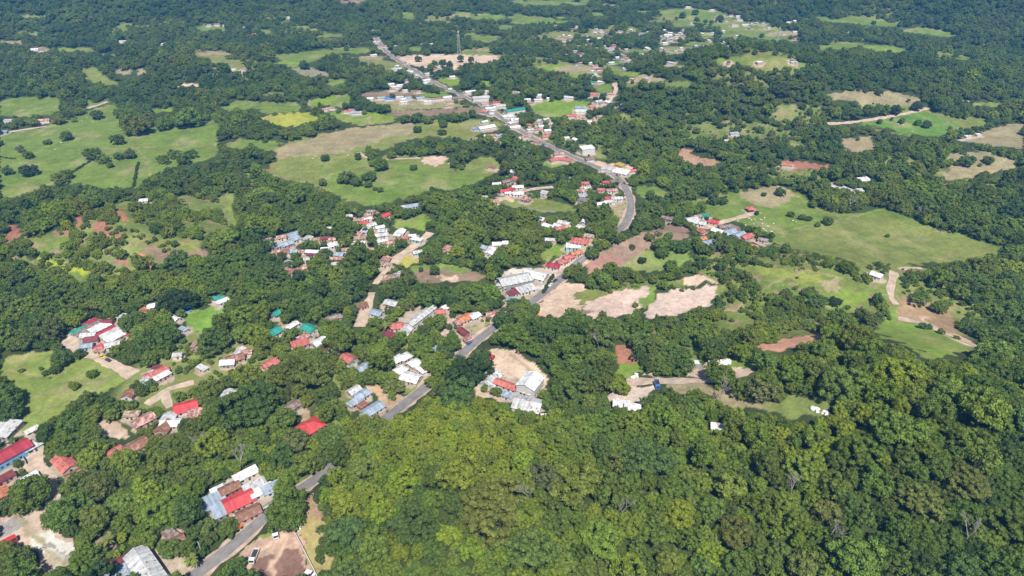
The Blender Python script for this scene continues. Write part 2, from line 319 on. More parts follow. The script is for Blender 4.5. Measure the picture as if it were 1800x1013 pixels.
(TAN,[(1170,668),(1235,672),(1290,690),(1330,705),(1355,720),(1300,715),(1240,698),(1180,690)],.25),
((.17,.21,.06),[(1330,700),(1400,695),(1460,705),(1450,728),(1400,735),(1350,725)],.1),
(RD,[(1083,606),(1100,603),(1118,612),(1132,625),(1115,638),(1090,640)],.22),(RD,[(1112,597),(1120,595),(1132,610),(1125,612)],0),
((.46,.25,.16),[(1316,612),(1345,598),(1380,596),(1440,585),(1449,598),(1400,611),(1360,620),(1325,626)],.04),
(RD,[(1230,575),(1280,565),(1300,575),(1260,590),(1235,590)],.45),((.14,.2,.05),[(1130,580),(1230,570),(1240,600),(1220,630),(1150,625),(1130,605)],.55),
((.38,.27,.17),[(643,676),(655,668),(672,678),(680,692),(715,697),(745,688),(750,694),(700,722),(680,722),(660,705)],0),
((.14,.2,.04),[(700,668),(740,665),(752,675),(740,690),(705,690)],.2),
((.40,.31,.24),[(0,910),(30,902),(65,892),(85,880),(100,885),(100,920),(128,950),(128,975),(115,1000),(80,1013),(70,985),(45,960),(0,972)],0),
(GY,[(0,920),(20,905),(50,915),(35,935),(10,945)],0),((.52,.49,.45),[(48,955),(60,940),(95,930),(110,945),(128,960),(125,990),(105,1005),(90,985),(60,970)],0),
(GY,[(98,985),(105,970),(122,972),(122,990),(110,1000)],0),(GY,[(70,960),(100,955),(100,970),(75,972)],0),
((.40,.31,.24),[(45,800),(62,788),(75,800),(90,835),(98,870),(85,880),(70,845),(48,825)],0),(BR,[(140,980),(170,955),(200,930),(205,965),(170,985),(150,990)],.05),
((.34,.24,.18),[(395,1013),(430,962),(475,928),(505,928),(520,935),(558,1013)],0),
(DK,[(420,1020),(445,990),(500,970),(525,965),(545,1020)],0),((.2,.22,.06),[(450,942),(470,932),(478,935),(460,948)],0),
((.27,.24,.10),[(518,928),(522,905),(540,872),(555,868),(575,905),(588,950),(592,1013),(560,1013)],0),
((.30,.20,.14),[(538,880),(552,870),(575,905),(585,930),(560,915)],0),
((.24,.23,.10),[(245,965),(262,955),(292,972),(330,985),(320,1013),(275,1013),(255,985)],.12),
((.36,.27,.2),[(150,752),(190,735),(215,745),(232,765),(225,772),(190,768),(165,775)],.05),
((.33,.25,.16),[(520,722),(542,716),(545,735),(530,740)],0),((.40,.31,.23),[(566,740),(572,738),(580,752),(570,758)],0),
((.2,.27,.03),[(640,588),(680,595),(710,600),(705,615),(660,605)],.1),((.3,.26,.15),[(820,580),(850,562),(858,572),(845,585),(825,588)],0),
((.36,.27,.2),[(705,560),(735,540),(745,540),(715,570)],0),((.40,.31,.25),[(775,550),(800,555),(790,590),(775,590)],.05),
((.15,.2,.045),[(560,650),(640,655),(640,680),(610,690),(590,720),(570,700)],.35),
((.16,.22,.04),[(585,735),(612,728),(620,750),(600,760),(580,755)],.2),
(CON,[(360,880),(410,840),(450,825),(490,855),(485,870),(440,905),(420,912),(385,905)],0),
(G2,[(480,545),(500,550),(498,562),(480,562)],.05),(TAN,[(488,566),(505,562),(505,578),(490,580)],0),
(PK,[(1025,280),(1060,285),(1110,290),(1105,312),(1080,310),(1060,300)],0),(G2,[(1015,264),(1060,262),(1070,275),(1040,278)],.1),
((.15,.23,.04),[(952,288),(985,283),(998,288),(970,295)],.05),
(PK,[(1238,570),(1262,560),(1288,565),(1262,580)],.05),(RD,[(1296,600),(1320,588),(1334,600),(1310,608)],.05),((.46,.33,.22),[(1205,588),(1222,578),(1228,590)],.05),(TAN,[(1268,540),(1300,536),(1310,544),(1275,548)],.1),(TAN,[(1480,600),(1495,598),(1500,606)],.1),
(SC,[(1285,440),(1360,432),(1440,452),(1520,470),(1565,490),(1565,520),(1500,500),(1420,480),(1340,465),(1290,460)],.45),
((.17,.21,.05),[(1540,470),(1600,475),(1640,470),(1700,472),(1650,485),(1580,485)],.5),
(SC,[(1260,545),(1340,550),(1440,560),(1530,560),(1540,590),(1450,590),(1350,595),(1290,610),(1230,600),(1150,595),(1200,570)],.6),
(SC,[(0,440),(40,450),(130,480),(210,490),(180,500),(60,490),(0,470)],.7),(SC,[(420,300),(450,310),(455,330),(430,340)],.6),
(SC,[(250,375),(330,370),(345,400),(330,425),(280,420),(240,400)],.5),(SC,[(300,348),(395,345),(410,420),(380,430),(350,400),(310,380)],.6),
(SC,[(1180,230),(1240,215),(1340,215),(1420,240),(1400,262),(1330,250),(1260,250),(1200,250)],.65),(SC,[(1290,290),(1370,295),(1470,320),(1440,330),(1350,318),(1290,305)],.6),
(SC,[(1600,300),(1660,320),(1760,315),(1790,340),(1700,345),(1620,335)],.65),(SC,[(1370,185),(1440,185),(1450,215),(1390,225),(1350,215)],.6),
(SC,[(560,760),(590,700),(620,640),(650,650),(640,670),(615,720),(620,760)],.6),(SC,[(480,835),(550,800),(575,815),(530,850),(495,850)],.5),
((.19,.22,.05),[(640,585),(700,592),(745,590),(740,605),(700,620),(650,605)],.5),(SC,[(700,510),(740,490),(760,500),(720,530)],.6),
(SC,[(1060,360),(1085,345),(1098,370),(1080,395)],.5),(TAN,[(1072,352),(1096,345),(1100,375),(1092,390),(1078,380)],.1),
((.19,.16,.11),[(990,555),(1035,552),(1050,548),(1040,545),(1000,548)],.3),
]
for (x0, x1, y0, y1, n_) in ((850,1250,8,50,12),(1080,1560,20,100,18),(0,600,20,140,9),(560,900,20,95,8),(1500,1800,60,200,6),(430,620,150,260,3),(930,1200,105,160,7)):
    rr_ = random.Random(x0)
    for q_ in range(n_):
        a_, b_ = rr_.uniform(x0, x1), rr_.uniform(y0, y1); w_ = rr_.uniform(10, 34)*(.6+b_/160); h_ = w_*rr_.uniform(.10, .2); k_ = rr_.uniform(-.12, .12)
        CLR.append((rr_.choice([G1, G1, G2, G3, SC, TAN]), [(a_-w_, b_-k_*w_), (a_-w_*.4, b_-h_*1.1), (a_+w_*.3, b_-h_*.8), (a_+w_, b_+k_*w_-h_*.3), (a_+w_*.7, b_+h_), (a_, b_+h_*.5), (a_-w_*.6, b_+h_)], rr_.choice([.05, .2, .4])))
DIRT = [  # (points, width m)
([(118,592),(125,605),(140,616),(175,630),(205,645),(240,662)],7),([(258,712),(275,700),(290,690),(298,683),(320,678),(342,672)],4.5),
([(290,690),(292,702),(300,720)],4),
([(632,575),(637,560),(642,545),(652,522),(655,512)],6.5),([(660,500),(672,483),(685,470)],4),([(690,463),(705,448),(725,436),(742,422),(757,409)],7),
([(862,356),(880,351),(900,345),(918,338),(937,332),(975,329)],5),([(1235,402),(1255,395),(1275,389),(1300,383),(1335,372)],6),
([(1255,402),(1290,412),(1320,422),(1352,437)],6),([(0,235),(25,231),(50,227),(85,222)],5),([(153,191),(170,186),(190,179)],5),
([(1455,218),(1480,217),(1500,215),(1530,211),(1560,206),(1590,201),(1632,190)],5.5),([(1685,248),(1710,243),(1730,239)],5),
([(1572,478),(1568,495),(1564,512),(1566,524),(1578,538)],5),([(1578,560),(1620,568),(1660,586),(1690,598),(1722,612)],5),
([(1100,672),(1140,671),(1200,670),(1245,670),(1290,664),(1325,648)],6),([(60,788),(52,805),(72,832),(92,858),(95,885)],8),
([(1080,146),(1084,158),(1078,170),(1068,182),(1045,188)],5),([(1580,474),(1600,471),(1622,472)],4),([(630,268),(645,280),(700,280),(740,278)],3.5),
([(985,470),(1000,465),(1020,450),(1036,440)],7),([(152,770),(185,760),(220,768)],5),([(810,610),(835,600),(862,575)],9),
]
ASPH = [(300,1050),(340,1013),(400,968),(440,932),(480,897),(520,866),(555,843),(590,812),(640,765),(690,727),(720,703),(745,684),(768,660),(800,633),(835,602),(870,575),
 (910,548),(950,520),(990,487),(1014,464),(1034,446),(1054,430),(1076,414),(1092,402),(1101,390),(1109,370),(1109,352),(1100,330),(1085,310),(1060,298),(1030,286),(985,266),(930,240),(900,220),(870,199),(840,180),(800,163),(765,146),(735,128),(705,110),(680,93),(668,78),(660,66)]
# ------------------------------------------------------------------ rasters in photo pixels (half resolution) used to decide where trees grow
RW, RH = 900, 507
keep = np.zeros((RH, RW), np.uint8)           # 1: must stay visible
scr = np.zeros((RH, RW), np.float32)          # scrub density
def inpoly(px, py, poly):
    ins = np.zeros(px.shape, bool); n = len(poly)
    for i in range(n):
        x0, y0 = poly[i]; x1, y1 = poly[(i+1) % n]
        if y0 == y1: continue
        c = ((y0 > py) != (y1 > py)) & (px < (x1-x0)*(py-y0)/(y1-y0)+x0)
        ins ^= c
    return ins
YY, XX = np.mgrid[0:RH, 0:RW]
def rast(poly, fn, ragged=False):
    xs = [p[0]/2 for p in poly]; ys = [p[1]/2 for p in poly]
    x0, x1 = max(0, int(min(xs))-1), min(RW, int(max(xs))+2); y0, y1 = max(0, int(min(ys))-1), min(RH, int(max(ys))+2)
    if x1 <= x0 or y1 <= y0: return
    sx, sy = XX[y0:y1, x0:x1]*2+1., YY[y0:y1, x0:x1]*2+1.
    if ragged:
        k = np.maximum(.8, (sy+230)/330)
        sx = sx+k*(5*np.sin(sx/(23*k)+2*np.sin(sy/(13*k)+1))+2.6*np.sin(sx/(11*k)+1.7*np.sin(sy/(7*k)))+1.3*np.sin(sy/(3.1*k)+sx/(5*k))); sy = sy+k*(2.6*np.sin(sx/(21*k)+1.5*np.sin(sx/(8*k)))+1.5*np.sin(sx/(9*k)+2)+.9*np.sin(sx/(3.7*k)))
    m = inpoly(sx, sy, poly); fn(y0, y1, x0, x1, m)
for c, poly, d in CLR:
    def fn(y0, y1, x0, x1, m, d=d):
        keep[y0:y1, x0:x1][m] = 1; scr[y0:y1, x0:x1][m] = d
    rast(poly, fn, True)
def glade(x, y, px, py):                                # open grass and scrub between the woods, 0..1
    n = np.sin(x/43+1.9*np.sin(y/57+.6))+.8*np.sin(y/41+1.6*np.sin(x/67)+1)+.45*np.sin(x/17+y/23+2*np.sin(y/19))
    w = .32*np.exp(-((px-200)/270)**2-((py-430)/75)**2)+.42*np.exp(-((px-1370)/270)**2-((py-515)/85)**2)+.17*np.exp(-((px-1150)/620)**2-((py-70)/65)**2)+.22*np.exp(-((px-1350)/330)**2-((py-270)/60)**2) \
        +.22*np.exp(-((px-650)/300)**2-((py-620)/90)**2)+.12*np.exp(-((px-380)/450)**2-((py-100)/60)**2)+.24*np.exp(-((px-1600)/160)**2-((py-520)/70)**2)+.1*np.exp(-((px-200)/240)**2-((py-640)/120)**2)
    return np.clip((n*.30+.30*np.clip(w*3.2, 0, 1.1)-.30)*4*np.clip(w*6, 0, 1), 0, 1)
# ------------------------------------------------------------------ roads
def dense(pts, step=4.0, up=0.):
    P = np.array(pts, float)
    for _ in range(3):                 # Chaikin
        Q = [P[0]]
        for a, b in zip(P[:-1], P[1:]): Q += [a*.75+b*.25, a*.25+b*.75]
        Q.append(P[-1]); P = np.array(Q)
    x, y, z = g(P[:, 0], P[:, 1]); G = np.stack([x, y], 1)
    L = np.r_[0, np.cumsum(np.linalg.norm(np.diff(G, axis=0), axis=1))]
    t = np.arange(0, L[-1], step)
    return np.stack([np.interp(t, L, G[:, 0]), np.interp(t, L, G[:, 1])], 1)
def strip(name, C, w, mat, lift, cols=5, wob=0., off=0., dash=None):
    T = np.gradient(C, axis=0); T /= np.linalg.norm(T, axis=1)[:, None]; N = np.stack([-T[:, 1], T[:, 0]], 1)
    n = len(C); vs = []
    ww = w/2*(1+wob*(np.sin(np.arange(n)*.7)*.5+np.sin(np.arange(n)*.23+1)*.5))
    for j in range(cols):
        f = j/(cols-1)*2-1
        e = rng.normal(0, wob*w*.12, n) if abs(f) == 1 else 0
        P = C+N*(off+f*ww+e)[:, None]
        vs.append(np.stack([P[:, 0], P[:, 1], ter(P[:, 0], P[:, 1])+lift], 1))
    V = np.stack(vs, 1).reshape(-1, 3); fs = []
    for i in range(n-1):
        if dash and (i//dash) % 2: continue
        for j in range(cols-1): a = i*cols+j; fs.append((a, a+cols, a+cols+1, a+1))
    return mesh(name, V, fs, mat)
roadC = dense(ASPH, 3.)
tag(strip('road_shoulder', roadC, 9.5, M_SHOULDER, .10, 7, .35), kind='structure')
tag(strip('road', roadC, 6.2, M_ASPH, .22, 5), kind='structure')
o = strip('road_centre_line', roadC, .16, M_PAINT, .26, 2, dash=3); tag(o, kind='structure')
dirtC = []
for pts, wd in DIRT:
    C = dense(pts, 2.5); dirtC.append((C, wd))
    tag(strip('dirt_road', C, wd, M_DIRT, .16, 5, .3), kind='structure')
def stamp(C, w, seg=None, k=1.0):                 # keep a road's visible stretch open
    z = ter(C[:, 0], C[:, 1]); px, py, s = proj(C[:, 0], C[:, 1], z)
    for a, b, r in zip(px, py, s*w/2*k):
        if seg and not seg(a, b): continue
        x0, x1 = int((a-r)/2), int((a+r)/2)+1; y0, y1 = int((b-r*.6)/2), int((b+r*.6)/2)+1
        keep[max(0, y0):max(0, y1), max(0, x0):max(0, x1)] = 1
for C, wd in dirtC: stamp(C, wd)
def vis(a, b):
    return (b > 895) or (848 < b < 868 and a > 510) or (819 < b < 829) or (680 < b < 727) or (592 < b < 628) or (490 < b < 527 and a > 938) or (262 < b < 402) or b < 262
stamp(roadC, 8, vis)
# ------------------------------------------------------------------ houses
A = (26,-14); Bd = (22,-20); D = (30,-2); E = (20,9); V_ = (10,-14); Hh = (1,0)
# px, py, length, width, ridge direction in the photo, type, roof, wall, label
HS = [
(5,752,14,12,(1,.1),'f','L',2,'stained pale flat-roofed concrete block at the left edge of the photo'),
(8,796,22,9,A,'g','C',7,'big crimson two-tier roofed building with blue front at the left edge'),
(-6,812,16,5,A,'f','C',7,'low crimson lean-to along the blue front at the left edge'),
(54,780,8,7,A,'h','L',0,'small pale hip-roofed house beside the gravel track at lower left'),
(112,811,12,6.5,(24,23),'g','S',1,'long salmon roofed shed beside the gravel track at lower left'),
(133,831,8,5,A,'g','K',6,'dark rusty half-collapsed shack beside the long salmon roofed shed'),
(197,793,9,5,A,'g','S',1,'small salmon roofed house below the pink rusty roof at lower left'),
(238,780,11,8,A,'g','K',3,'wide rusty pink roof among trees at lower left'),
(2,866,7,5,(10,20),'g','O',5,'orange roofed house cut by the left edge of the photo'),
(53,839,6,4,A,'f','W',0,'white roofed shed under the big tree at lower left'),
(6,840,8,4,A,'f','M',3,'narrow maroon roof at the left edge below the crimson building'),
(432,833,10,4.5,A,'f','W',0,'long white roof at the top of the roadside compound'),
(403,856,8,5,A,'g','K',6,'rusty brown roof in the middle of the roadside compound'),
(384,862,5.5,4.5,A,'f','W',0,'small white roof on the left of the roadside compound'),
(375,880,9,7.5,A,'f','B',2,'blue-grey roof at the left corner of the roadside compound'),
(392,894,8,7,A,'f','B',2,'second blue-grey roof of the roadside compound, nearest the forest'),
(419,876,11.5,8,A,'g','R',1,'bright red roofed house in the roadside compound'),
(436,899,9,5.5,A,'g','K',3,'striped rust-red roof beside the asphalt road in the compound'),
(448,853,9,5,A,'f','L',0,'light grey roof on the right of the bright red compound roof'),
(460,862,9,4,A,'f','W',0,'white roof beside the blue-grey end roof of the compound'),
(477,857,7,5,A,'f','B',0,'blue-grey roof at the right end of the roadside compound'),
(299,938,6,3.5,(20,16),'f','G',2,'grey patched shack roof in the trees above the road'),
(308,948,6,4,A,'g','K',0,'rusty and white shack in the trees above the road'),
(258,1000,24,8,(30,44),'g','L',0,'long pale grey ribbed roof at the bottom edge of the photo'),
(222,1007,13,9,A,'f','B',2,'blue-grey flat roof at the bottom edge of the photo'),
(212,988,6,4,A,'f','M',6,'small maroon lean-to at the bottom edge blue-grey building'),
(486,549,7,5,A,'g','T',0,'small teal green roof in the forest left of centre'),
(480,582,10,7,A,'g','T',0,'teal green roofed house at the left of the green-roofed row'),
(543,575,10,7,(22,10),'g','T',0,'teal green roof with a white end, right of the green-roofed row'),
(512,571,9,4,A,'g','W',0,'white roof between the two larger teal green roofs'),
(534,590,7,5,A,'h','P',3,'faded pink roof below the teal green roofed row'),
(561,599,9,7,A,'g','W',3,None),(572,611,9,6,A,'g','M',3,None),(582,614,6,4,A,'f','W',0,None),
(474,637,9,7,A,'g','S',5,'salmon roofed yellow-walled house alone in the trees left of centre'),
(612,628,9,7,(20,10),'g','S',4,'salmon roofed house above the tan clearing'),
(638,644,8,6,A,'g','B',0,'blue-grey roofed house above the tan bare lot'),
(699,629,7,6,A,'h','W',1,None),(712,625,7,6,A,'h','W',1,None),(729,636,7,6,A,'h','W',1,None),(704,648,7,6,A,'h','W',1,None),
(722,661,11,8,(30,8),'g','W',1,'largest white roof of the white hip-roofed estate beside the road'),(740,650,8,3,(20,14),'f','W',0,None),
(635,692,9,6,A,'g','B',0,None),(622,684,7,5,A,'g','L',5,None),(624,706,8,4,A,'f','B',3,None),(655,717,12,6.5,A,'g','B',0,'long blue-grey roof beside the asphalt road bend'),
(637,711,5,4,A,'f','K',6,None),
(512,712,9,6,A,'g','G',2,'patched grey roofed shack above the tan yard'),
(545,746,12,10,A,'h','R',6,'bright red hip-roofed house alone among trees at lower centre left'),
(740,553,25,6,(36,-28),'g','L',0,'long narrow light grey school-like roof in the village centre'),
(775,546,6,5,D,'g','S',3,None),(696,571,10,7,D,'h','S',1,'salmon hip-roofed house beside the maroon roof in the village centre'),
(683,587,9,5,(24,8),'f','M',3,None),(662,548,8,6,(24,6),'g','B',0,None),
(817,557,9,7,A,'g','O',0,None),(834,553,7,6,A,'g','W',0,None),(807,564,7,5,A,'g','P',3,None),(814,581,8,4,(18,12),'g','M',6,None),
(867,551,9,6,D,'g','P',3,None),(876,547,6,4,D,'g','K',2,None),(767,614,7,4,(20,12),'f','B',3,None),(822,595,5,4,A,'g','P',2,None),(784,540,5,4,A,'f','W',0,None),
(862,663,14,10,(14,-20),'g','L',0,'left gabled warehouse of the yard with the pink bare earth'),
(895,676,18,5,(30,8),'g','S',0,'long salmon roofed white-walled block between the two warehouses'),
(932,667,13,11,(16,-20),'g','W',0,'right tall gabled white warehouse of the yard with the pink bare earth'),
(925,685,8,6,(30,8),'f','L',0,'low light grey annex in front of the right gabled warehouse'),
(928,707,15,11,(30,4),'g','L',0,'wide low grey roof below the warehouses, at the forest edge'),
(960,733,5,4,D,'f','W',0,None),(892,694,6,4,(30,8),'f','B',0,None),
(1092,710,8,5,D,'f','W',0,'white roofed shed under trees below the pale yard'),(1112,716,8,5,D,'f','W',0,'white tin roof half hidden by trees below the pale yard'),
(1262,750,6,4,D,'f','W',0,'small white roof deep in the forest right of centre'),
(905,488,26,13,(30,-6),'g','L',2,'large light grey factory hall beside the asphalt road'),
(942,480,18,12,(30,8),'g','W',0,'white factory hall with sloping roof at the road end of the factory'),
(885,497,12,8,(20,-24),'g','W',0,'white left wing of the roadside factory'),(925,507,13,8,(30,-8),'f','L',0,'low grey front wing of the roadside factory'),
(903,513,9,6,A,'f','M',0,'small maroon roof in front of the roadside factory'),(898,526,7,5,A,'g','B',0,'blue-grey roof just below the roadside factory'),
(1020,421,15,10,D,'h','S',1,'salmon hip-roofed villa with white arcades'),(1008,432,12,7,D,'f','W',4,'white flat-roofed wing in front of the salmon hip-roofed villa'),
(1013,443,10,6,(22,-10),'g','O',0,None),(1001,450,10,6,(22,-10),'g','S',0,None),(989,458,10,6,(22,-10),'g','S',0,None),(972,465,11,7,(22,4),'h','C',0,'crimson hip-roofed house at the lower end of the red-roofed row'),
(981,395,8,5,(22,6),'g','L',0,None),(997,397,6,5,D,'g','N',5,None),(1022,398,8,6,(22,6),'g','L',0,None),(1039,403,8,6,(22,6),'g','L',2,None),(1036,413,9,6,D,'h','N',1,None),
(1022,334,9,6,D,'g','P',0,None),(1033,329,7,5,D,'g','L',0,None),(1025,343,8,6,D,'g','B',0,None),(1026,352,9,5,(22,6),'f','G',4,None),(1056,332,7,5,D,'g','S',3,None),(1075,333,11,6,D,'g','P',0,None),
(1069,347,6,5,D,'g','R',4,None),(1084,347,11,6,D,'g','L',0,None),(1072,354,9,5,D,'f','L',0,None),
(1174,382,11,6,(22,4),'g','G',2,'grey open shed beside the trees left of the pasture hamlet'),
(1216,384,12,9,(22,-4),'g','L',0,None),(1231,390,11,7,(22,4),'g','L',0,None),(1255,388,9,6,(22,4),'g','R',5,None),(1240,379,8,5,D,'f','T',0,None),(1226,379,6,5,D,'g','N',3,None),
(1235,405,8,6,(22,6),'g','S',0,None),(1232,418,9,6,D,'g','O',1,None),(1250,424,11,8,(22,-2),'h','B',4,'blue-grey hip-roofed house apart on the knoll behind the pasture hamlet'),
(1262,404,10,7,(22,6),'g','W',0,None),(1271,397,8,6,D,'g','G',2,None),(1282,406,13,8,(22,-4),'g','B',7,None),(1291,398,10,7,(22,8),'g','G',2,None),(1300,411,12,7,(22,-6),'g','B',0,None),(1313,414,12,7,(22,-4),'g','S',3,None),
(1322,430,10,5,(22,4),'g','O',3,None),(1342,420,8,6,(22,4),'g','G',0,None),
(1320,365,8,7,D,'h','S',6,'small salmon-roofed open barn standing alone in the pasture'),
(1092,301,17,12,(22,4),'f','W',0,'white canopy of the petrol station at the bend of the road'),(1070,297,16,7,(22,4),'f','L',0,'long light grey roof behind the petrol station canopy'),
(1110,299,10,6,D,'g','S',0,None),(1126,301,9,6,D,'g','S',3,None),(1090,289,10,7,(22,8),'f','Y',5,'mustard yellow roof behind the petrol station'),
(1032,259,17,11,D,'f','W',0,'large white multi-storey house beside the main road'),(1036,278,9,7,D,'g','G',0,None),(975,279,12,7,(22,-4),'g','S',1,None),(996,279,12,8,(22,4),'g','S',1,None),(982,269,11,7,D,'g','P',0,None),
(915,258,12,7,D,'g','W',0,None),(910,265,8,5,D,'g','S',3,None),(910,327,11,6,D,'g','W',0,None),(899,331,7,5,D,'g','C',3,None),(887,334,9,6,D,'g','R',0,None),(893,339,6,4,D,'f','W',0,None),(867,353,10,6,D,'g','P',1,None),(852,345,5,4,D,'g','L',0,None),
(937,302,6,4,D,'g','O',5,None),(930,298,6,4,D,'g','S',0,None),(1065,319,7,5,D,'g','R',0,None),
(725,360,13,7,(22,-4),'g','B',0,'larger blue-grey roof at the pasture edge'),(711,362,8,6,(22,-4),'g','L',0,None),(677,377,9,6,(22,-10),'g','R',0,None),(648,380,9,4,(22,-8),'g','S',0,None),(646,384,9,4,(22,-4),'f','W',0,None),(641,390,7,5,D,'g','R',0,None),(652,370,8,5,D,'g','G',0,None),(614,378,6,5,D,'g','L',0,None),(630,385,9,5,D,'g','N',2,None),
(651,394,10,6,(22,-6),'g','L',0,None),(667,398,8,5,(22,-6),'g','W',0,None),(673,411,9,6,(22,-4),'g','L',0,None),(660,413,8,6,(22,-4),'g','W',0,None),(672,422,9,5,(22,-4),'g','W',0,None),
(704,406,9,7,V_,'g','W',0,None),(711,417,6,4,D,'g','S',3,None),(725,413,6,5,D,'g','W',0,None),(630,409,9,6,(22,6),'g','P',1,None),(634,418,12,6,(22,-2),'f','N',3,None),(630,427,11,5,(22,-2),'f','W',0,None),
(468,420,9,6,D,'g','G',0,None),(494,415,8,6,D,'g','P',0,None),(515,410,11,7,(22,-6),'g','B',0,None),(519,419,8,7,(22,-6),'f','B',0,None),(503,427,11,7,(22,-6),'g','B',3,None),(488,431,8,7,(22,-6),'f','B',1,None),
(486,441,7,6,D,'g','P',0,None),(501,440,7,6,D,'g','K',6,None),(515,440,8,7,(22,2),'g','B',0,None),(528,441,6,5,D,'g','P',0,None),(541,418,8,7,V_,'g','L',0,None),(554,421,8,6,D,'f','N',1,None),(571,417,8,6,D,'g','M',3,None),(584,419,6,5,D,'g','P',0,None),
(586,430,9,6,(22,-6),'f','W',0,None),(549,441,11,5,(22,2),'g','W',7,None),(571,438,7,5,D,'f','W',0,None),(548,447,9,3,D,'f','M',3,None),(592,445,12,6,(22,2),'g','B',0,None),(592,453,10,5,D,'g','P',6,None),(609,437,7,5,D,'g','P',0,None),
(504,460,5,5,V_,'g','B',0,None),(503,473,10,6,(22,4),'g','P',3,None),(518,474,10,6,(22,-6),'g','K',3,None),(532,470,9,5,(22,-4),'g','N',3,None),(507,480,8,4,(22,-8),'f','P',0,None),(590,464,7,4,D,'f','L',0,None),(578,400,5,4,D,'g','W',0,None),(538,456,5,4,D,'f','L',0,None),(651,437,6,4,D,'g','P',0,None),
(678,454,7,7,V_,'g','P',3,None),(676,465,8,4,D,'f','N',1,None),(683,485,8,5,D,'g','N',2,None),(695,484,9,5,D,'g','G',2,None),(703,480,6,5,V_,'g','L',0,None),(681,490,5,3,D,'f','S',3,None),
(785,435,8,5,V_,'g','P',3,None),(850,433,8,6,(22,6),'g','B',0,None),(862,440,12,7,V_,'g','W',0,None),(875,427,9,6,D,'g','W',0,None),(892,425,8,6,D,'g','W',0,None),(866,434,7,5,D,'g','N',0,None),
(139,578,11,5,A,'g','T',0,'long grey-green roof at the left end of the terrace of roofs'),(162,571,12,7,A,'g','G',0,'grey roof next to the grey-green one in the terrace of roofs'),(175,575,12,7,A,'f','W',0,'brightest white roof in the terrace at the left'),(185,581,12,5,A,'g','C',0,'crimson strip roof in the middle of the terrace at the left'),
(194,586,12,6,A,'f','L',0,'light grey roof right of the crimson strip in the terrace'),(201,592,11,6,A,'f','W',3,'white roof at the right end of the terrace at the left'),(186,564,8,5,D,'g','M',3,None),(158,566,9,3,A,'f','C',0,'thin crimson roof strip behind the terrace at the left'),
(155,587,9,6,(22,-2),'g','L',2,None),(160,594,8,6,(22,-4),'g','M',3,None),(151,606,7,5,(22,-4),'g','B',4,None),(144,585,8,4,A,'f','G',0,None),(172,609,5,4,A,'g','R',0,None),(175,615,6,4,D,'f','P',1,None),(197,603,8,6,(22,-6),'g','L',0,None),
(232,586,7,4,A,'g','R',0,None),(306,558,7,4,(22,8),'g','W',0,None),(252,543,4,5,V_,'g','O',5,None),(214,555,5,5,V_,'f','L',0,None),(280,532,5,4,D,'g','G',0,None),(384,522,8,5,D,'g','T',0,'teal green roof right of the small bright pasture'),(391,529,8,4,(22,-8),'f','W',0,None),(129,526,7,3,D,'f','G',0,None),(322,578,6,3,(22,8),'f','B',0,None),
(312,622,5,4,D,'g','L',0,None),(412,627,10,7,(22,-6),'g','K',3,'rusty brown roof beside the white one in the left woods'),(420,617,8,5,V_,'g','L',0,None),(432,617,7,5,D,'g','P',0,None),
(274,653,13,6,(22,-10),'g','S',0,'striped salmon roof at the end of the dirt road'),(285,660,9,4,(22,-12),'f','W',3,None),(276,645,5,3,D,'f','M',0,None),(225,691,6,6,V_,'g','K',0,None),(355,646,7,3,(22,12),'f','L',1,None),
(326,712,12,9,(22,-6),'g','R',0,'bright red roof beside the dirt road fork at left'),(342,726,7,7,(22,-4),'f','P',0,'patched pink roof attached to the bright red one at the dirt road fork'),(295,732,6,7,V_,'g','L',3,None),(288,748,9,7,V_,'g','K',3,'dark rusty roof beside the pale one below the dirt road fork'),(251,736,11,7,A,'g','P',3,None),(231,728,8,4,D,'f','N',1,None),
(55,754,6,3.5,A,'g','W',0,'small white shed at the corner of the lower left pasture'),
(252,352,8,6,D,'f','W',0,'lone white tin roof on the wooded slope at left'),(1520,315,12,9,(22,-4),'f','W',0,'white roofed house among trees above the right pasture'),(1467,327,20,5,(22,6),'g','L',0,'long light grey barn above the right pasture'),(1491,331,11,5,(22,8),'g','L',0,None),(1512,334,6,6,D,'f','L',0,None),
(1542,481,8,7,(22,12),'g','W',0,'white roofed house beside the dirt lane at the right'),(1384,289,11,4,(22,2),'g','O',1,None),(1695,178,12,4,D,'g','L',0,None),(1702,239,9,4,D,'f','W',0,None),(1720,236,7,4,D,'f','W',0,None),
(60,86,16,8,D,'g','W',0,None),(72,88,9,5,D,'f','G',0,None),(216,72,16,6,D,'g','W',0,None),(260,70,12,8,D,'g','W',0,None),(272,75,10,6,D,'g','O',1,None),(287,76,12,6,(22,-6),'g','W',0,None),(299,75,8,6,D,'g','S',0,None),(226,91,9,5,D,'g','L',0,None),
(367,44,8,6,D,'g','L',0,None),(381,42,12,7,D,'g','P',0,None),(395,44,9,5,D,'g','W',0,None),(440,61,16,5,D,'g','P',0,None),(77,210,14,8,D,'g','P',0,None),(15,211,12,5,D,'f','L',0,None),(5,231,10,6,D,'f','B',7,None),(410,122,8,6,D,'f','W',0,None),(427,121,8,6,D,'g','P',0,None),(372,130,12,4,D,'f','B',0,None),
(661,73,16,7,D,'g','L',0,None),(671,81,20,7,D,'g','P',0,None),(656,96,14,7,D,'g','W',0,None),(696,80,8,6,D,'g','B',0,None),(745,74,12,6,(22,8),'g','W',0,None),(760,77,10,6,D,'g','W',0,None),(703,44,9,4,D,'f','W',0,None),(507,30,6,5,D,'g','W',0,None),
(697,121,20,12,D,'f','L',0,None),(722,125,16,8,(22,4),'g','W',0,None),(735,132,14,8,(22,8),'g','L',0,None),(749,140,12,7,D,'g','W',0,None),(752,129,12,5,D,'f','W',0,None),(795,134,10,6,D,'g','W',0,None),
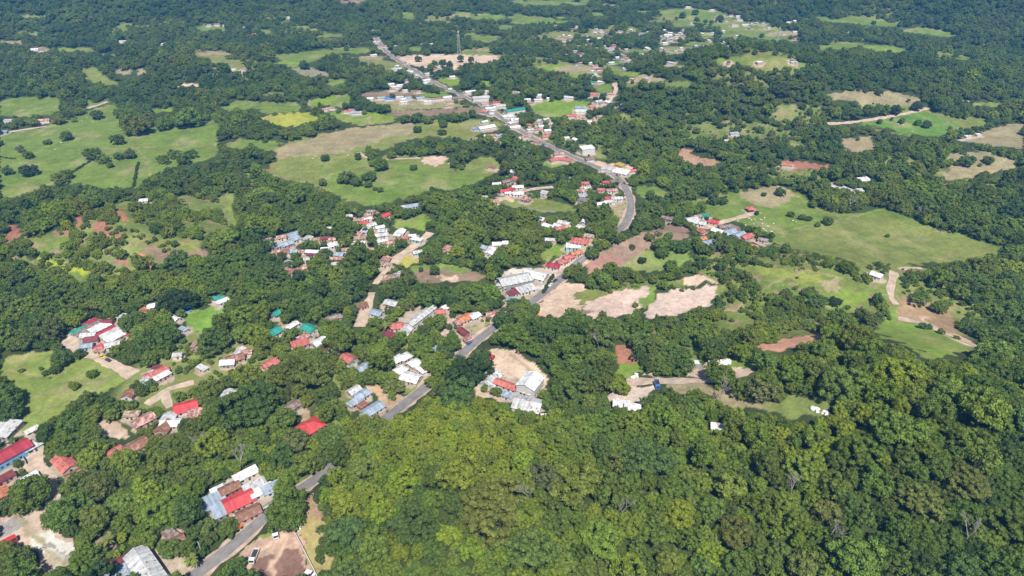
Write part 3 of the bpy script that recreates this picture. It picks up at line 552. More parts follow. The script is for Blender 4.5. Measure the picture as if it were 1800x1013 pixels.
(687,147,10,6,D,'g','W',0,None),(695,152,12,6,D,'g','L',0,None),(703,149,10,5,D,'g','W',0,None),(690,157,9,5,D,'f','P',0,None),(712,158,8,5,D,'g','L',0,None),(735,160,8,5,D,'g','P',0,None),
(651,172,9,6,D,'g','W',0,None),(671,171,12,6,D,'g','B',0,None),(685,172,14,8,D,'g','U',0,None),(700,170,16,6,D,'g','L',0,None),(710,174,8,6,D,'f','W',0,None),(718,172,9,9,D,'f','B',0,None),(710,179,10,4,D,'f','W',0,None),(739,172,12,8,D,'f','B',0,None),(752,178,12,5,D,'f','W',0,None),(762,174,14,5,D,'f','N',0,None),(786,170,13,7,D,'g','W',0,None),(802,171,12,8,D,'g','G',2,None),(775,173,9,4,D,'f','P',0,None),(790,178,9,4,D,'g','N',1,None),
(787,186,9,4,D,'f','P',1,None),(571,191,9,6,D,'g','P',0,None),(581,189,11,5,D,'g','N',0,None),(610,195,10,5,D,'g','S',0,None),(626,197,15,6,D,'g','B',0,None),(618,193,8,5,D,'f','P',0,None),(581,155,8,4,D,'g','S',0,None),
(845,170,26,9,D,'g','L',0,None),(827,160,18,7,D,'g','W',0,None),(850,160,16,6,D,'g','L',0,None),(872,179,11,6,D,'g','R',0,None),(862,189,16,7,D,'g','W',0,None),(880,185,14,7,D,'g','L',0,None),(852,181,11,6,D,'g','P',0,None),
(905,192,30,9,(22,-3),'g','T',0,'long teal green roofed market hall beside the main road'),(893,204,16,9,D,'f','W',0,None),(855,222,24,10,(22,-4),'g','W',0,'large white roofed hall beside the central pasture'),(838,225,10,6,D,'f','B',7,None),(865,237,13,7,D,'g','P',0,None),(878,237,12,5,(22,-6),'g','B',0,None),(860,246,9,5,D,'g','K',0,None),(833,243,10,4,D,'f','N',0,None),(862,249,5,4,D,'g','O',0,None),
(892,246,7,5,D,'g','L',0,None),(905,222,14,7,D,'g','W',0,None),(918,240,16,6,(22,-4),'g','P',0,None),(905,243,14,6,D,'g','W',0,None),
(992,70,13,6,D,'g','P',0,None),(1050,67,16,6,D,'g','W',0,None),(1026,79,14,6,D,'g','L',0,None),(1040,81,16,6,D,'g','W',0,None),(1050,84,10,5,D,'g','L',0,None),(1060,81,12,6,D,'g','W',0,None),(1075,83,16,7,D,'g','P',0,None),(1086,85,10,6,D,'g','S',0,None),(1015,81,12,6,D,'g','W',0,None),
(1115,56,26,6,D,'g','P',0,None),(1075,61,14,6,D,'g','W',0,None),(1090,60,12,8,D,'g','P',0,None),(1174,61,18,9,D,'g','W',0,'large white roofed hall in the far town'),(1169,75,12,7,D,'g','W',0,None),(1140,84,16,9,(22,8),'g','W',0,None),(1100,75,16,6,D,'f','L',0,None),(1105,106,14,6,(22,-8),'f','L',0,None),(1127,95,10,6,D,'g','L',0,None),
(1187,94,6,5,D,'f','O',3,None),(1180,110,16,5,D,'f','L',0,None),(1204,96,14,4,D,'f','N',0,None),(1267,75,12,8,(22,8),'g','P',0,None),(1270,89,10,6,D,'g','W',0,None),(1282,86,10,6,D,'f','L',0,None),(1295,91,11,6,D,'g','W',0,None),(1305,88,10,6,D,'g','L',0,None),(1290,99,16,4,D,'f','W',0,None),(1322,83,10,5,D,'g','L',0,None),
(1283,95,10,5,D,'f','L',0,None),(1278,80,9,5,D,'g','W',0,None),(1310,95,9,5,D,'g','L',0,None),(1300,77,8,4,D,'g','L',0,None),(1240,96,9,5,D,'g','G',0,None),(1250,99,9,4,D,'g','P',0,None),
(1225,60,8,6,D,'g','R',0,None),(1252,58,18,5,(22,-6),'f','L',0,None),(1270,54,10,5,D,'g','W',0,None),(1292,44,18,6,D,'g','L',0,None),(1310,43,14,5,D,'g','W',0,None),(1267,27,20,6,D,'g','P',0,None),(1300,28,20,6,D,'g','W',0,None),(1300,34,16,5,D,'f','L',0,None),(1252,17,12,4,D,'g','W',0,None),(1210,12,14,4,D,'g','W',0,None),
(1045,115,14,7,D,'g','P',0,None),(1037,110,9,6,D,'g','W',0,None),(1052,121,9,5,D,'g','C',0,None),(1040,133,12,7,D,'g','B',0,None),(1049,131,12,7,(22,4),'g','L',0,None),(1042,143,12,4,D,'g','T',0,None),(1056,143,8,5,D,'g','W',0,None),(1033,131,9,5,D,'f','W',0,None),(1097,120,12,4,(22,4),'g','L',0,None),(1137,137,8,6,D,'g','B',0,None),(1134,141,9,5,D,'g','O',3,None),(1112,138,8,5,D,'g','N',3,None),
(1045,165,12,8,D,'f','O',3,None),(1052,177,12,7,(22,-10),'g','L',0,None),(1058,181,9,5,(22,-10),'f','P',0,None),(1070,178,10,8,(22,8),'g','W',0,None),(1090,184,9,7,V_,'g','W',0,None),(1074,164,10,5,D,'g','P',1,None),(1042,186,9,6,D,'g','O',3,None),
(1020,189,14,8,D,'f','B',0,None),(1021,195,16,7,D,'f','W',0,None),(1005,202,15,7,D,'g','S',1,None),(1020,205,13,8,D,'g','N',0,None),(1014,208,9,5,D,'g','P',0,None),(1040,211,12,6,D,'g','P',0,None),(1036,213,6,5,D,'g','W',0,None),(1000,170,14,7,D,'g','L',0,None),(947,166,9,7,D,'g','W',0,None),(916,162,8,5,D,'g','W',0,None),(927,174,9,5,D,'g','W',0,None),(946,175,12,5,D,'f','W',0,None),(905,161,9,5,D,'g','P',0,None),(965,172,6,5,D,'g','W',0,None),
(905,209,11,8,D,'g','W',0,None),(932,227,10,6,D,'g','L',0,None),(945,227,12,6,D,'g','P',0,None),(962,228,9,6,D,'g','W',0,None),(964,234,9,5,D,'f','P',3,None),(951,221,7,5,D,'g','W',0,None),(1012,244,8,6,(22,8),'g','W',0,None),(996,241,6,6,D,'g','W',0,None),(1290,233,11,6,D,'g','B',0,None),(1277,246,6,4,D,'g','L',0,None),
(1402,84,8,4,D,'g','W',0,None),(1509,86,12,5,D,'g','W',0,None),(942,73,14,4,(22,8),'f','P',0,None),(976,44,9,4,D,'g','P',0,None),(1014,46,9,4,D,'f','L',0,None),
]
random.seed(99)
for (x0, x1, y0, y1, n_) in ((975,1215,50,110,120),(1200,1400,34,112,38),(840,975,162,250,24),(690,800,112,162,12),(1235,1340,8,40,10),(995,1070,110,215,10),(430,600,30,60,5),(250,460,520,640,3),(380,640,590,740,3),(560,770,500,640,4),(930,1100,378,420,8),(860,970,280,350,9),(1000,1085,310,372,6),(230,330,640,760,2),(640,720,370,430,6),(690,900,400,450,6)):
    for q_ in range(n_):
        a_, b_ = random.uniform(x0, x1), random.uniform(y0, y1)
        if min(abs(a_-h[0])+2.2*abs(b_-h[1]) for h in HS) < (9 if b_ < 120 else 13): continue
        HS.append((round(a_, 1), round(b_, 1), random.uniform(7, 12), random.uniform(4.5, 7), random.choice([D, (22,5), (22,-5), V_]), random.choice('gggf'), random.choice('WWWLLLBGPSKN'), random.choice([0,0,1,2,3,4]), None))
PLACES = [((0,0,560,140),'in the far hill clearings at upper left'),((560,0,870,112),'at the far head of the main road'),((640,112,820,165),'beside the pink bare lot on the main road'),
 ((640,165,815,205),'in the row along the brown field'),((560,145,640,205),'beside the small square crop fields'),((815,150,985,252),'in the roadside village beyond the central pasture'),
 ((985,110,1160,160),'in the small hamlet below the far town'),((985,160,1120,220),'around the bend of the far dirt road'),((985,0,1210,110),'in the left half of the far town'),((1210,0,1420,110),'in the right half of the far town'),
 ((1420,0,1800,260),'in the far right woods'),((960,220,1150,310),'around the petrol station'),((850,252,960,360),'on the dirt lane right of the central pasture'),((1000,310,1110,380),'inside the curve of the main road'),((960,380,1060,480),'in the row above the brown knoll'),
 ((1160,370,1360,440),'in the hamlet at the edge of the right pasture'),((455,395,625,485),'in the dense left village below the central pasture'),((600,360,770,445),'in the upper village below the central pasture'),((650,440,740,495),'along the pale dirt street'),((780,420,900,445),'in the cluster above the factory'),
 ((120,520,260,620),'in the hamlet by the yellow car'),((1150,200,1420,300),'in the wooded hills right of the main road'),((1360,280,1560,345),'above the right pasture'),((640,530,740,600),'left of the long school-like roof'),((740,530,885,620),'right of the long school-like roof'),
 ((685,615,750,670),'in the white-roofed estate beside the road'),((600,670,660,725),'beside the tan bare lot'),((540,580,600,625),'below the teal green roofs'),((870,680,980,745),'below the warehouses'),
 ((0,140,130,240),'by the left pasture gate'),((200,520,450,620),'in the woods left of the small bright pasture'),((200,600,450,760),'in the woods around the dirt road fork'),((980,380,1060,415),'on the lane above the salmon villa')]
def place(px, py):
    for (a, b, c, d), s in PLACES:
        if a <= px <= c and b <= py <= d: return s
    return 'among the trees'
TYP = {'g': 'gable-roofed', 'h': 'hip-roofed', 'f': 'low-pitched'}
order = sorted(range(len(HS)), key=lambda i: -HS[i][2]*HS[i][3]*sc(HS[i][1])**2*(.5 if HS[i][1] < 250 else 1))
def kind_name(h):
    k = .72 if h[1] < 135 else (.82 if h[1] < 260 else (.88 if h[1] < 500 else .97)); a_ = h[2]*h[3]*k*k
    return 'warehouse' if a_ > 170 else ('shed' if a_ < 22 else 'house')
NEAR = set([i for i in order if kind_name(HS[i]) == 'house'][:298]) | {i for i in order if kind_name(HS[i]) != 'house'}
cnt = {}
for i, h in enumerate(HS):
    if h[8] is None and i in NEAR: cnt.setdefault((h[6], place(h[0], h[1])), []).append(i)
LAB = {}
for (r, pl), ids in cnt.items():
    ids.sort(key=lambda i: (HS[i][0], HS[i][1]))
    for k, i in enumerate(ids):
        nm = ROOF[r][0]
        LAB[i] = f"{nm} roofed house {pl}" if len(ids) == 1 else (f"{ordn(k)} {nm} roof from the left {pl}")
yards = []; HPOS = []
def gnd_dir(px, py, d, up):
    x0, y0, _ = g(px, py, up); x1, y1, _ = g(px+d[0]*.2, py+d[1]*.2, up)
    return math.atan2(float(y1-y0), float(x1-x0))
FARP = {}
def make_house(i, h):
    px, py, L, W, d, typ, rc, wc, lab = h
    fk = .72 if py < 135 else (.82 if py < 260 else (.88 if py < 500 else (.97 if py < 800 else 1.1))); L *= fk; W *= fk
    eave = 2.6 if L*W > 30 else 2.2
    if py < 260: eave = 2.3
    if L > 20: eave = 4.5
    if lab and 'tall gabled' in lab: eave = 6.5
    if lab and 'multi-storey' in lab: eave = 6
    rise = {'g': W*.20, 'h': min(L, W)*.24, 'f': W*.07}[typ]
    x, y, z = g(px, py, eave+rise*.6); x, y, z = float(x), float(y), float(z)
    rz = gnd_dir(px, py, d, eave)
    name = 'warehouse' if L*W > 170 else ('shed' if L*W < 22 else 'house')
    near_ = i in NEAR
    t = empty(name, (x, y, z-.0), rz) if near_ else None; l = ' '.join((lab or LAB.get(i, 'x')).split()[:16])
    if near_: tag(t, l, 'warehouse' if name == 'warehouse' else name, 'buildings '+place(px, py) if lab is None else 'village buildings')
    a, b = L/2, W/2; ov = .45; T = .14
    m = MB(); B0 = -2.5
    if typ == 'g':
        for sx in (-1, 1):
            q = [(sx*a,-b,B0),(sx*a,b,B0),(sx*a,b,eave),(sx*a,0,eave+rise),(sx*a,-b,eave)]
            m.poly(*(q if sx > 0 else q[::-1]))
        m.poly((-a,-b,B0),(a,-b,B0),(a,-b,eave),(-a,-b,eave)); m.poly((a,b,B0),(-a,b,B0),(-a,b,eave),(a,b,eave))
        r = MB(); k = rise/b; e = T+.03
        for sy in (-1, 1):
            yo = sy*(b+ov); zo = eave-ov*k+e
            p = [(-a-ov,0,eave+rise+e),(-a-ov,yo,zo),(a+ov,yo,zo),(a+ov,0,eave+rise+e)]
            r.slab(p if sy < 0 else p[::-1], T)
    elif typ == 'h':
        m.box(-a, a, -b, b, B0, eave); r = MB(); e = eave+T+.03; rl = max(0, a-b)+.15; A_, B_ = a+ov, b+ov; zt = e+rise
        c = [(-A_,-B_,e),(A_,-B_,e),(A_,B_,e),(-A_,B_,e)]; t1, t2 = (-rl,0,zt), (rl,0,zt)
        n0 = len(r.v); r.v += c+[t1, t2]+[(p[0], p[1], p[2]-T) for p in c]
        r.f += [tuple(n0+q for q in f) for f in ((0,1,5,4),(2,3,4,5),(1,2,5),(3,0,4),(9,8,7,6),(0,6,7,1),(1,7,8,2),(2,8,9,3),(3,9,6,0))]
    else:
        m.v += [(-a,-b,B0),(a,-b,B0),(a,b,B0),(-a,b,B0),(-a,-b,eave),(a,-b,eave),(a,b,eave+rise),(-a,b,eave+rise)]
        m.f += [(0,1,5,4),(1,2,6,5),(2,3,7,6),(3,0,4,7),(4,5,6,7)]
        r = MB(); k = rise/W; e = T+.03; o2 = ov*.8
        r.slab([(-a-o2,-b-o2,eave-o2*k+e),(a+o2,-b-o2,eave-o2*k+e),(a+o2,b+o2,eave+rise+o2*k+e),(-a-o2,b+o2,eave+rise+o2*k+e)], T)
    if typ == 'h' and 'open barn' in l:
        m = MB()
        for sx in (-1, 0, 1):
            for sy in (-1, 1): m.box(sx*a-.15, sx*a+.15, sy*b-.15, sy*b+.15, B0, eave)
        m.build('post', M_BARK, t); r.build('roof', RM[rc], t)
    elif not near_:
        for mb, mt_ in ((m, WALLS[wc]), (r, RM[rc])):
            V_a, F_a = FARP.setdefault(mt_.name, ([], [])); n0 = len(V_a)
            V_a += [(x+v[0]*math.cos(rz)-v[1]*math.sin(rz), y+v[0]*math.sin(rz)+v[1]*math.cos(rz), z+v[2]) for v in mb.v]; F_a += [tuple(n0+q for q in f) for f in mb.f]
    else:
        m.build('wall', WALLS[wc], t); rf = r.build('roof', RM[rc], t)
        if near_ and typ == 'g' and L > 8:
            c = MB().box(-a-ov, a+ov, -.14, .14, eave+rise+T-.02, eave+rise+T+.1); c.build('ridge_cap', RM[rc], rf)
        if near_ and py > 300:
            ys = -1
            dd = MB().box(-.5, .5, ys*b-.05, ys*b+.1, 0, 2.1).build('door', M_DOOR, t); dd.location.x = a*.1
            n = max(1, int(L/4)); first = None
            for s2 in range(n):
                xx = -a+L*(s2+.5)/n
                if abs(xx-a*.1) < 1.4: xx += 1.7 if xx > a*.1 else -1.7
                if abs(xx) > a-.8: continue
                wv = MB().box(-.6, .6, ys*b-.05, ys*b+.07, 1.0, 2.0).build('window', M_GLASS, t); wv.location.x = xx
            for sx in (-1, 1):
                if b > 2.2: MB().box(sx*a-.06, sx*a+.06, -.7, .5, 1.0, 2.0).build('window', M_GLASS, t)
    # keep the roof visible
    cs = [(-a,-b),(a,-b),(a,b),(-a,b)]; pts = []
    for ax, ay in cs:
        for zz in (1.5, eave+rise*.5):
            wx = x+ax*math.cos(rz)-ay*math.sin(rz); wy = y+ax*math.sin(rz)+ay*math.cos(rz)
            q = proj(wx, wy, z+zz); pts.append((float(q[0]), float(q[1])))
    cx = sum(p[0] for p in pts)/8; cy = sum(p[1] for p in pts)/8
    pts = sorted(pts, key=lambda p: math.atan2(p[1]-cy, p[0]-cx)); K = .82
    pts = [(cx+(p[0]-cx)*K, cy+(p[1]-cy)*K) for p in pts]
    def fn(y0, y1, x0, x1, m): keep[y0:y1, x0:x1][m] = 1
    rast(pts, fn); keep[min(RH-1, max(0, int(py/2))), min(RW-1, max(0, int(px/2)))] = 1
    yards.append((x, y, max(L, W)*.5+(1.5 if py > 600 else 3.))); HPOS.append((px, py, x, y, l, W, L, rz))
for i, h in enumerate(HS): make_house(i, h)
V = []; Fc = []; mi = []; me = bpy.data.meshes.new('distant_houses')
for k, (nm, (va, fa)) in enumerate(FARP.items()):
    n0 = len(V); V += va; Fc += [tuple(n0+q for q in f) for f in fa]; mi += [k]*len(fa); me.materials.append(bpy.data.materials[nm])
me.from_pydata(V, [], Fc); me.polygons.foreach_set('material_index', np.array(mi, 'i')); me.update(); o = bpy.data.objects.new('distant_houses', me); COL.objects.link(o)
tag(o, 'tiny pale roofs of the far town scattered among trees', 'houses', kind='stuff')
# ------------------------------------------------------------------ ground sheet
NR, NC = 1250, 1250
dd = 60*np.exp(np.linspace(0, math.log(5200/60), NR)); uu = np.linspace(-1.75, 1.75, NC)
GX = (dd[:, None]+90)*uu[None, :]; GYg = np.repeat(dd[:, None], NC, 1); GZ = ter(GX, GYg)
PX, PY, PS = proj(GX, GYg, GZ)
def sn(x, y, s, seed):                                     # cheap smooth noise in metres
    r = np.random.default_rng(seed); out = 0
    for k in range(6):
        a = r.uniform(0, 2*PI); f = r.uniform(.7, 1.6)/s; out = out+np.sin((x*math.cos(a)+y*math.sin(a))*f*2*PI+r.uniform(0, 6))
    return out/6
jx = PX+PS*3.6*sn(GX, GYg, 19, 7)+PS*2.2*sn(GX, GYg, 9, 1)+PS*.9*sn(GX, GYg, 4, 2); jy = PY+PS*2.2*sn(GX, GYg, 17, 6)+PS*1.4*sn(GX, GYg, 9, 3)
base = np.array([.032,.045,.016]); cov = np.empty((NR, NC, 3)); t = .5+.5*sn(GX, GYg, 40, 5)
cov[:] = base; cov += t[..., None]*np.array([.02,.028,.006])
GL = glade(GX, GYg, PX, PY)[..., None]; GL = np.where(PS[..., None] < 9, GL, 0); tg = .5+.5*sn(GX, GYg, 33, 51)[..., None]
gc = np.array([.125,.175,.040])*(1-tg)+np.array([.20,.19,.075])*tg; cov = cov*(1-np.minimum(1, GL*2.5))+gc*np.minimum(1, GL*2.5)
for c, poly, d in CLR:
    xs = [p[0] for p in poly]; ys = [p[1] for p in poly]
    bb = (jx > min(xs)-2) & (jx < max(xs)+2) & (jy > min(ys)-2) & (jy < max(ys)+2) & (PS > .05) & (PS < 9)
    idx = np.nonzero(bb); m = inpoly(jx[idx], jy[idx], poly)
    cc = np.array(c)
    x, y = GX[idx][m], GYg[idx][m]
    tone = 1+.10*sn(x, y, 22, 8)+.08*sn(x, y, 90, 9)
    cc2 = cc[None, :]*tone[:, None]
    if c[1] > c[0]*.9:                                     # worn, drier and lusher patches of the pasture
        w1 = np.clip(sn(x, y, 60, 40)+.5*sn(x, y, 24, 41)-.15, 0, .6)[:, None]; cc2 = cc2*(1-w1)+np.array([.27,.245,.12])*w1
        w2 = np.clip(sn(x, y, 75, 44)+.5*sn(x, y, 17, 45)-.2, 0, .6)[:, None]; cc2 = cc2*(1-w2)+cc2*np.array([.68,.86,.62])*w2
    if d > .3:                                             # scrub: mottled with earth
        e = (sn(x, y, 14, 12)+sn(x, y, 5, 13)*.6) > .42
        cc2[e] = np.array(BR)*1.05
    cov[idx[0][m], idx[1][m]] = cc2
for x, y, r in yards:
    bb = (abs(GX-x) < r*1.5) & (abs(GYg-y) < r*1.5); idx = np.nonzero(bb)
    q = np.hypot(GX[idx]-x, GYg[idx]-y) < r*(1+.3*sn(GX[idx], GYg[idx], 6, 21)); cov[idx[0][q], idx[1][q]] = np.array([.33,.27,.21])*(1+.12*sn(GX[idx][q], GYg[idx][q], 5, 31))[:, None]
for (pts, w_, c_) in (([(258,284),(262,300),(268,322)],1.2,TAN),([(8,262),(80,262),(150,262),(215,263)],.9,(.10,.14,.04)),([(0,305),(60,305),(110,300),(150,295)],.8,(.11,.15,.045)),([(160,262),(215,262),(270,258)],.9,TAN),([(228,250),(262,284)],.8,TAN),
   ([(490,262),(560,258),(640,256),(700,250)],1.,TAN),([(500,252),(610,268),(640,278)],1.,TAN),([(520,300),(600,296),(700,302),(800,304),(860,296)],1.,(.11,.15,.045)),([(563,312),(640,290),(730,310)],.8,(.22,.2,.09)),([(1345,415),(1400,402),(1462,390),(1520,376)],1.2,(.24,.22,.10)),
   ([(1330,372),(1400,378),(1470,385)],.9,(.11,.15,.045)),([(1500,418),(1560,432),(1640,458)],2.2,(.11,.15,.045)),([(1400,345),(1450,372),(1500,390)],.8,TAN),([(1500,222),(1560,232),(1600,240)],1.1,(.26,.25,.09)),([(1630,192),(1680,224),(1700,232)],.9,TAN),([(1620,560),(1650,580),(1690,600)],1.6,PK),([(20,650),(60,660),(110,655)],1.2,TAN),([(60,700),(110,680),(180,672)],1.,TAN),
   ([(430,1000),(470,960),(510,930)],1.4,PK),([(470,1013),(495,965),(505,930)],1.4,PK),([(1340,505),(1420,475),(1480,490)],1.,TAN),([(20,900),(70,950),(110,1000)],2.5,TAN),([(900,625),(930,650),(955,680)],1.6,TAN)):
    for (x0, y0), (x1, y1) in zip(pts[:-1], pts[1:]):
        bb = (PX > min(x0, x1)-8) & (PX < max(x0, x1)+8) & (PY > min(y0, y1)-8) & (PY < max(y0, y1)+8) & (PS > .05) & (PS < 9); idx = np.nonzero(bb)
        qx, qy = jx[idx], PY[idx]+.4*(jy[idx]-PY[idx]); t_ = np.clip(((qx-x0)*(x1-x0)+(qy-y0)*(y1-y0))/((x1-x0)**2+(y1-y0)**2), 0, 1)
        dist = np.hypot(qx-x0-t_*(x1-x0), (qy-y0-t_*(y1-y0))*1.3)/PS[idx]; a_ = np.clip(1.3-dist/(w_*.9), 0, 1)[:, None]*.75
        cov[idx] = cov[idx]*(1-a_)+np.array(c_)*a_
me = bpy.data.meshes.new('ground'); n = NR*NC
me.vertices.add(n); me.vertices.foreach_set('co', np.stack([GX, GYg, GZ], -1).reshape(-1).astype('f'))
ii = np.arange(n).reshape(NR, NC); q = np.stack([ii[:-1, :-1], ii[:-1, 1:], ii[1:, 1:], ii[1:, :-1]], -1).reshape(-1, 4); nf = len(q)
me.loops.add(nf*4); me.loops.foreach_set('vertex_index', q.reshape(-1).astype('i'))
me.polygons.add(nf); me.polygons.foreach_set('loop_start', np.arange(0, nf*4, 4, dtype='i')); me.polygons.foreach_set('use_smooth', np.ones(nf, bool))
me.update(); at = me.attributes.new('cover', 'FLOAT_COLOR', 'POINT')
at.data.foreach_set('color', np.concatenate([cov, np.ones((NR, NC, 1))], -1).reshape(-1).astype('f'))
me.materials.append(M_GROUND); gr = bpy.data.objects.new('ground', me); COL.objects.link(gr); tag(gr, kind='structure')
# ------------------------------------------------------------------ tree prototypes (crown radius about 1 unit = scaled to metres)
def crown(seed, nl, flatn, leafs, lsz, spread=.62, lr=(.26,.42), base=.25, core=.70, top=None):
    r = np.random.default_rng(seed); lobes = []
    for i in range(nl):
        f = (i+.5)/nl; th = 2.399963*i+r.uniform(-.4, .4)
        ct = 1-f*1.38; st = math.sqrt(max(0, 1-ct*ct))
        rr = spread*r.uniform(.82, 1.12)
        rr *= 1+.16*math.sin(2*th+seed)+.12*math.sin(3*th+seed*2.3); c = np.array([st*math.cos(th)*rr, st*math.sin(th)*rr, ct*rr*flatn+r.uniform(-.05, .09)]); lobes.append((c, r.uniform(*lr)))
    if spread > .3: lobes.append((np.array([0, 0, .1*flatn]), .5))
    C = np.array([l[0] for l in lobes]); Rr = np.array([l[1] for l in lobes])
    V = []; Fc = []; A_ = []
    bm = bmesh.new(); bmesh.ops.create_icosphere(bm, subdivisions=2, radius=1); iv = np.array([v.co[:] for v in bm.verts]); fc = [[v.index for v in f.verts] for f in bm.faces]; bm.free()
    for c, rad in lobes:
        n0 = len(V); jit = 1+r.normal(0, .07, len(iv)); P = c+iv*np.array([1, 1, .85*min(1, flatn+.25)])*rad*core*jit[:, None]
        V += P.tolist(); Fc += [[n0+k for k in f] for f in fc]; A_ += [.35]*len(fc)
    per = leafs//len(lobes)+1
    for li, (c, rad) in enumerate(lobes):
        d = r.normal(size=(per, 3)); d[:, 2] = d[:, 2]*.9+.25; d /= np.linalg.norm(d, axis=1)[:, None]
        P = c+d*np.array([1, 1, .85*min(1, flatn+.25)])*rad*r.uniform(.72, 1.2, per)[:, None]
        D_ = np.linalg.norm((P[:, None]-C[None])/np.array([1, 1, .85*min(1, flatn+.25)]), axis=2)
        D_[:, li] = 9; ok = (D_ > Rr[None]*.85).all(1)
        for p, dn_ in zip(P[ok], d[ok]):
            nn = dn_*.9+r.normal(0, .55, 3)+np.array([0, 0, .25]); nn /= np.linalg.norm(nn)
            a = np.cross(nn, r.normal(size=3)); a /= np.linalg.norm(a); b = np.cross(nn, a); s = lsz*r.uniform(.6, 1.35); k = r.uniform(.5, .9)
            n0 = len(V); V += [p-a*s-b*s*k*.3, p-b*s*k, p+a*s-b*s*k*.2, p+a*s*.8+b*s*k*.7, p-a*s*.4+b*s*k]; Fc.append([n0, n0+1, n0+2, n0+3, n0+4]); A_.append(float(r.uniform(0, 1)))
    return V, Fc, A_
def limb(V, Fc, a, b, r0, r1, k=6):
    m = MB(); m.tube(a, b, r0, r1, k); n0 = len(V); V += [tuple(v) for v in m.v]; Fc += [[n0+i for i in f] for f in m.f]
# kind: (crown args, crown centre height in crown radii, shape word)
KINDS = [
 (dict(seed=1, nl=70, flatn=.58, leafs=5200, lsz=.037, spread=.78, lr=(.11,.21)), .62, 'broad spreading'),
 (dict(seed=2, nl=48, flatn=.80, leafs=4200, lsz=.042, spread=.70, lr=(.13,.28)), .68, 'rounded'),
 (dict(seed=3, nl=44, flatn=1.05, leafs=4200, lsz=.043, spread=.64, lr=(.13,.30)), .95, 'tall clumpy'),
 (dict(seed=4, nl=50, flatn=.42, leafs=3600, lsz=.040, spread=.78, lr=(.13,.22)), .70, 'flat-topped'),
 (dict(seed=5, nl=36, flatn=.75, leafs=3400, lsz=.046, spread=.74, lr=(.11,.32)), .66, 'uneven'),
 (dict(seed=6, nl=38, flatn=.66, leafs=2000, lsz=.044, spread=.76, lr=(.11,.22), core=.55), .78, 'open feathery'),
 (dict(seed=7, nl=60, flatn=.72, leafs=5000, lsz=.038, spread=.74, lr=(.11,.24)), .64, 'domed'),
 (dict(seed=8, nl=16, flatn=.7, leafs=1300, lsz=.075, spread=.62, lr=(.2,.42)), .42, 'low bushy'),
 (dict(seed=9, nl=110, flatn=.55, leafs=9000, lsz=.026, spread=.84, lr=(.09,.17)), .55, 'huge wide-crowned'),
]
CROWN = []; TRUNK = []; WHOLE = []
pcol = bpy.data.collections.new('tree_kinds')
for k, (kw, ch, word) in enumerate(KINDS):
    V, Fc, A_ = crown(**kw); V = [(v[0], v[1], v[2]+ch) for v in V]
    tv = []; tf = []; r = random.Random(k)
    limb(tv, tf, (0, 0, -.3), (.03, .02, ch*.85), .07, .045, 7)
    for q in range(5):
        an = q*1.26+r.uniform(-.3, .3); limb(tv, tf, (.02, .01, ch*r.uniform(.42, .6)), (math.cos(an)*.5, math.sin(an)*.5, ch*r.uniform(.92, 1.05)), .035, .014, 5)
    mc = bpy.data.meshes.new('crown'); mc.from_pydata([tuple(map(float, v)) for v in V], [], Fc); mc.materials.append(M_LEAF)
    a = mc.attributes.new('leaf', 'FLOAT', 'FACE'); a.data.foreach_set('value', np.array(A_, 'f')); mc.update()
    mt = bpy.data.meshes.new('trunk'); mt.from_pydata(tv, [], tf); mt.materials.append(M_BARK); mt.update()
    CROWN.append(mc); TRUNK.append(mt)
    mw = bpy.data.meshes.new('tree_shape'); nv = len(V); mw.from_pydata([tuple(map(float, v)) for v in V]+tv, [], Fc+[[i+nv for i in f] for f in tf])
    mw.materials.append(M_LEAF); mw.materials.append(M_BARK)
    mw.polygons.foreach_set('material_index', np.array([0]*len(Fc)+[1]*len(tf), 'i'))
    a = mw.attributes.new('leaf', 'FLOAT', 'FACE'); a.data.foreach_set('value', np.array(A_+[0.]*len(tf), 'f')); mw.update()
    ow = bpy.data.objects.new(f'tree_shape_{k:02d}', mw); pcol.objects.link(ow); WHOLE.append(ow)
TINT = {'lime': (.205,.245,.026), 'bright': (.165,.218,.028), 'mid': (.118,.168,.030), 'deep': (.080,.126,.028), 'olive': (.140,.158,.034), 'grey-green': (.125,.138,.058), 'dark': (.044,.076,.024), 'bluish': (.065,.110,.042), 'yellow': (.24,.26,.035)}
TW = {'lime': 'yellow-green', 'bright': 'bright green', 'mid': 'mid green', 'deep': 'deep green', 'olive': 'olive green', 'grey-green': 'greyish green', 'dark': 'very dark green', 'bluish': 'blue-green', 'yellow': 'yellowish'}
TN = list(TINT)
DEF = dict(mid=.33, deep=.20, olive=.13, bright=.16, dark=.07, bluish=.03, lime=.07, **{'grey-green': .02})
LIME = dict(lime=.72, bright=.14, olive=.05, mid=.06, deep=.02, yellow=.01)
SCR = dict(olive=.35, mid=.25, bright=.15, lime=.15, deep=.10)
FARM = dict(mid=.36, deep=.26, bluish=.16, dark=.08, olive=.12, bright=.04, **{'grey-green': .02})
def limef(px, py):
    return max(math.exp(-(((px-790)/190)**4)-((py-775)/80)**4), math.exp(-((px-640)/75)**2-((py-880)/60)**2)*.8, math.exp(-((px-860)/260)**2-((py-960)/60)**2)*.4, math.exp(-((px-1480)/230)**2-((py-775)/55)**2)*.55, math.exp(-((px-150)/120)**2-((py-455)/40)**2)*.5)
def wts(px, py, scrub=False):
    if scrub: return SCR
    f = limef(px, py)
    if random.random() < f: return LIME
    if px > 960-max(0, 900-py)*.5 and py > 560: return dict(mid=.38, deep=.20, bright=.20, olive=.12, dark=.07, lime=.03)
    if py < 200: return FARM
    return DEF
def pick(w):
    k = random.random()*sum(w.values())
    for n_, v_ in w.items():
        k -= v_
        if k <= 0: return n_
    return 'mid'
REG = [(TINT['deep'], -1.), (TINT['mid'], 0.), (TINT['bright'], .75), (TINT['olive'], 1.6)]
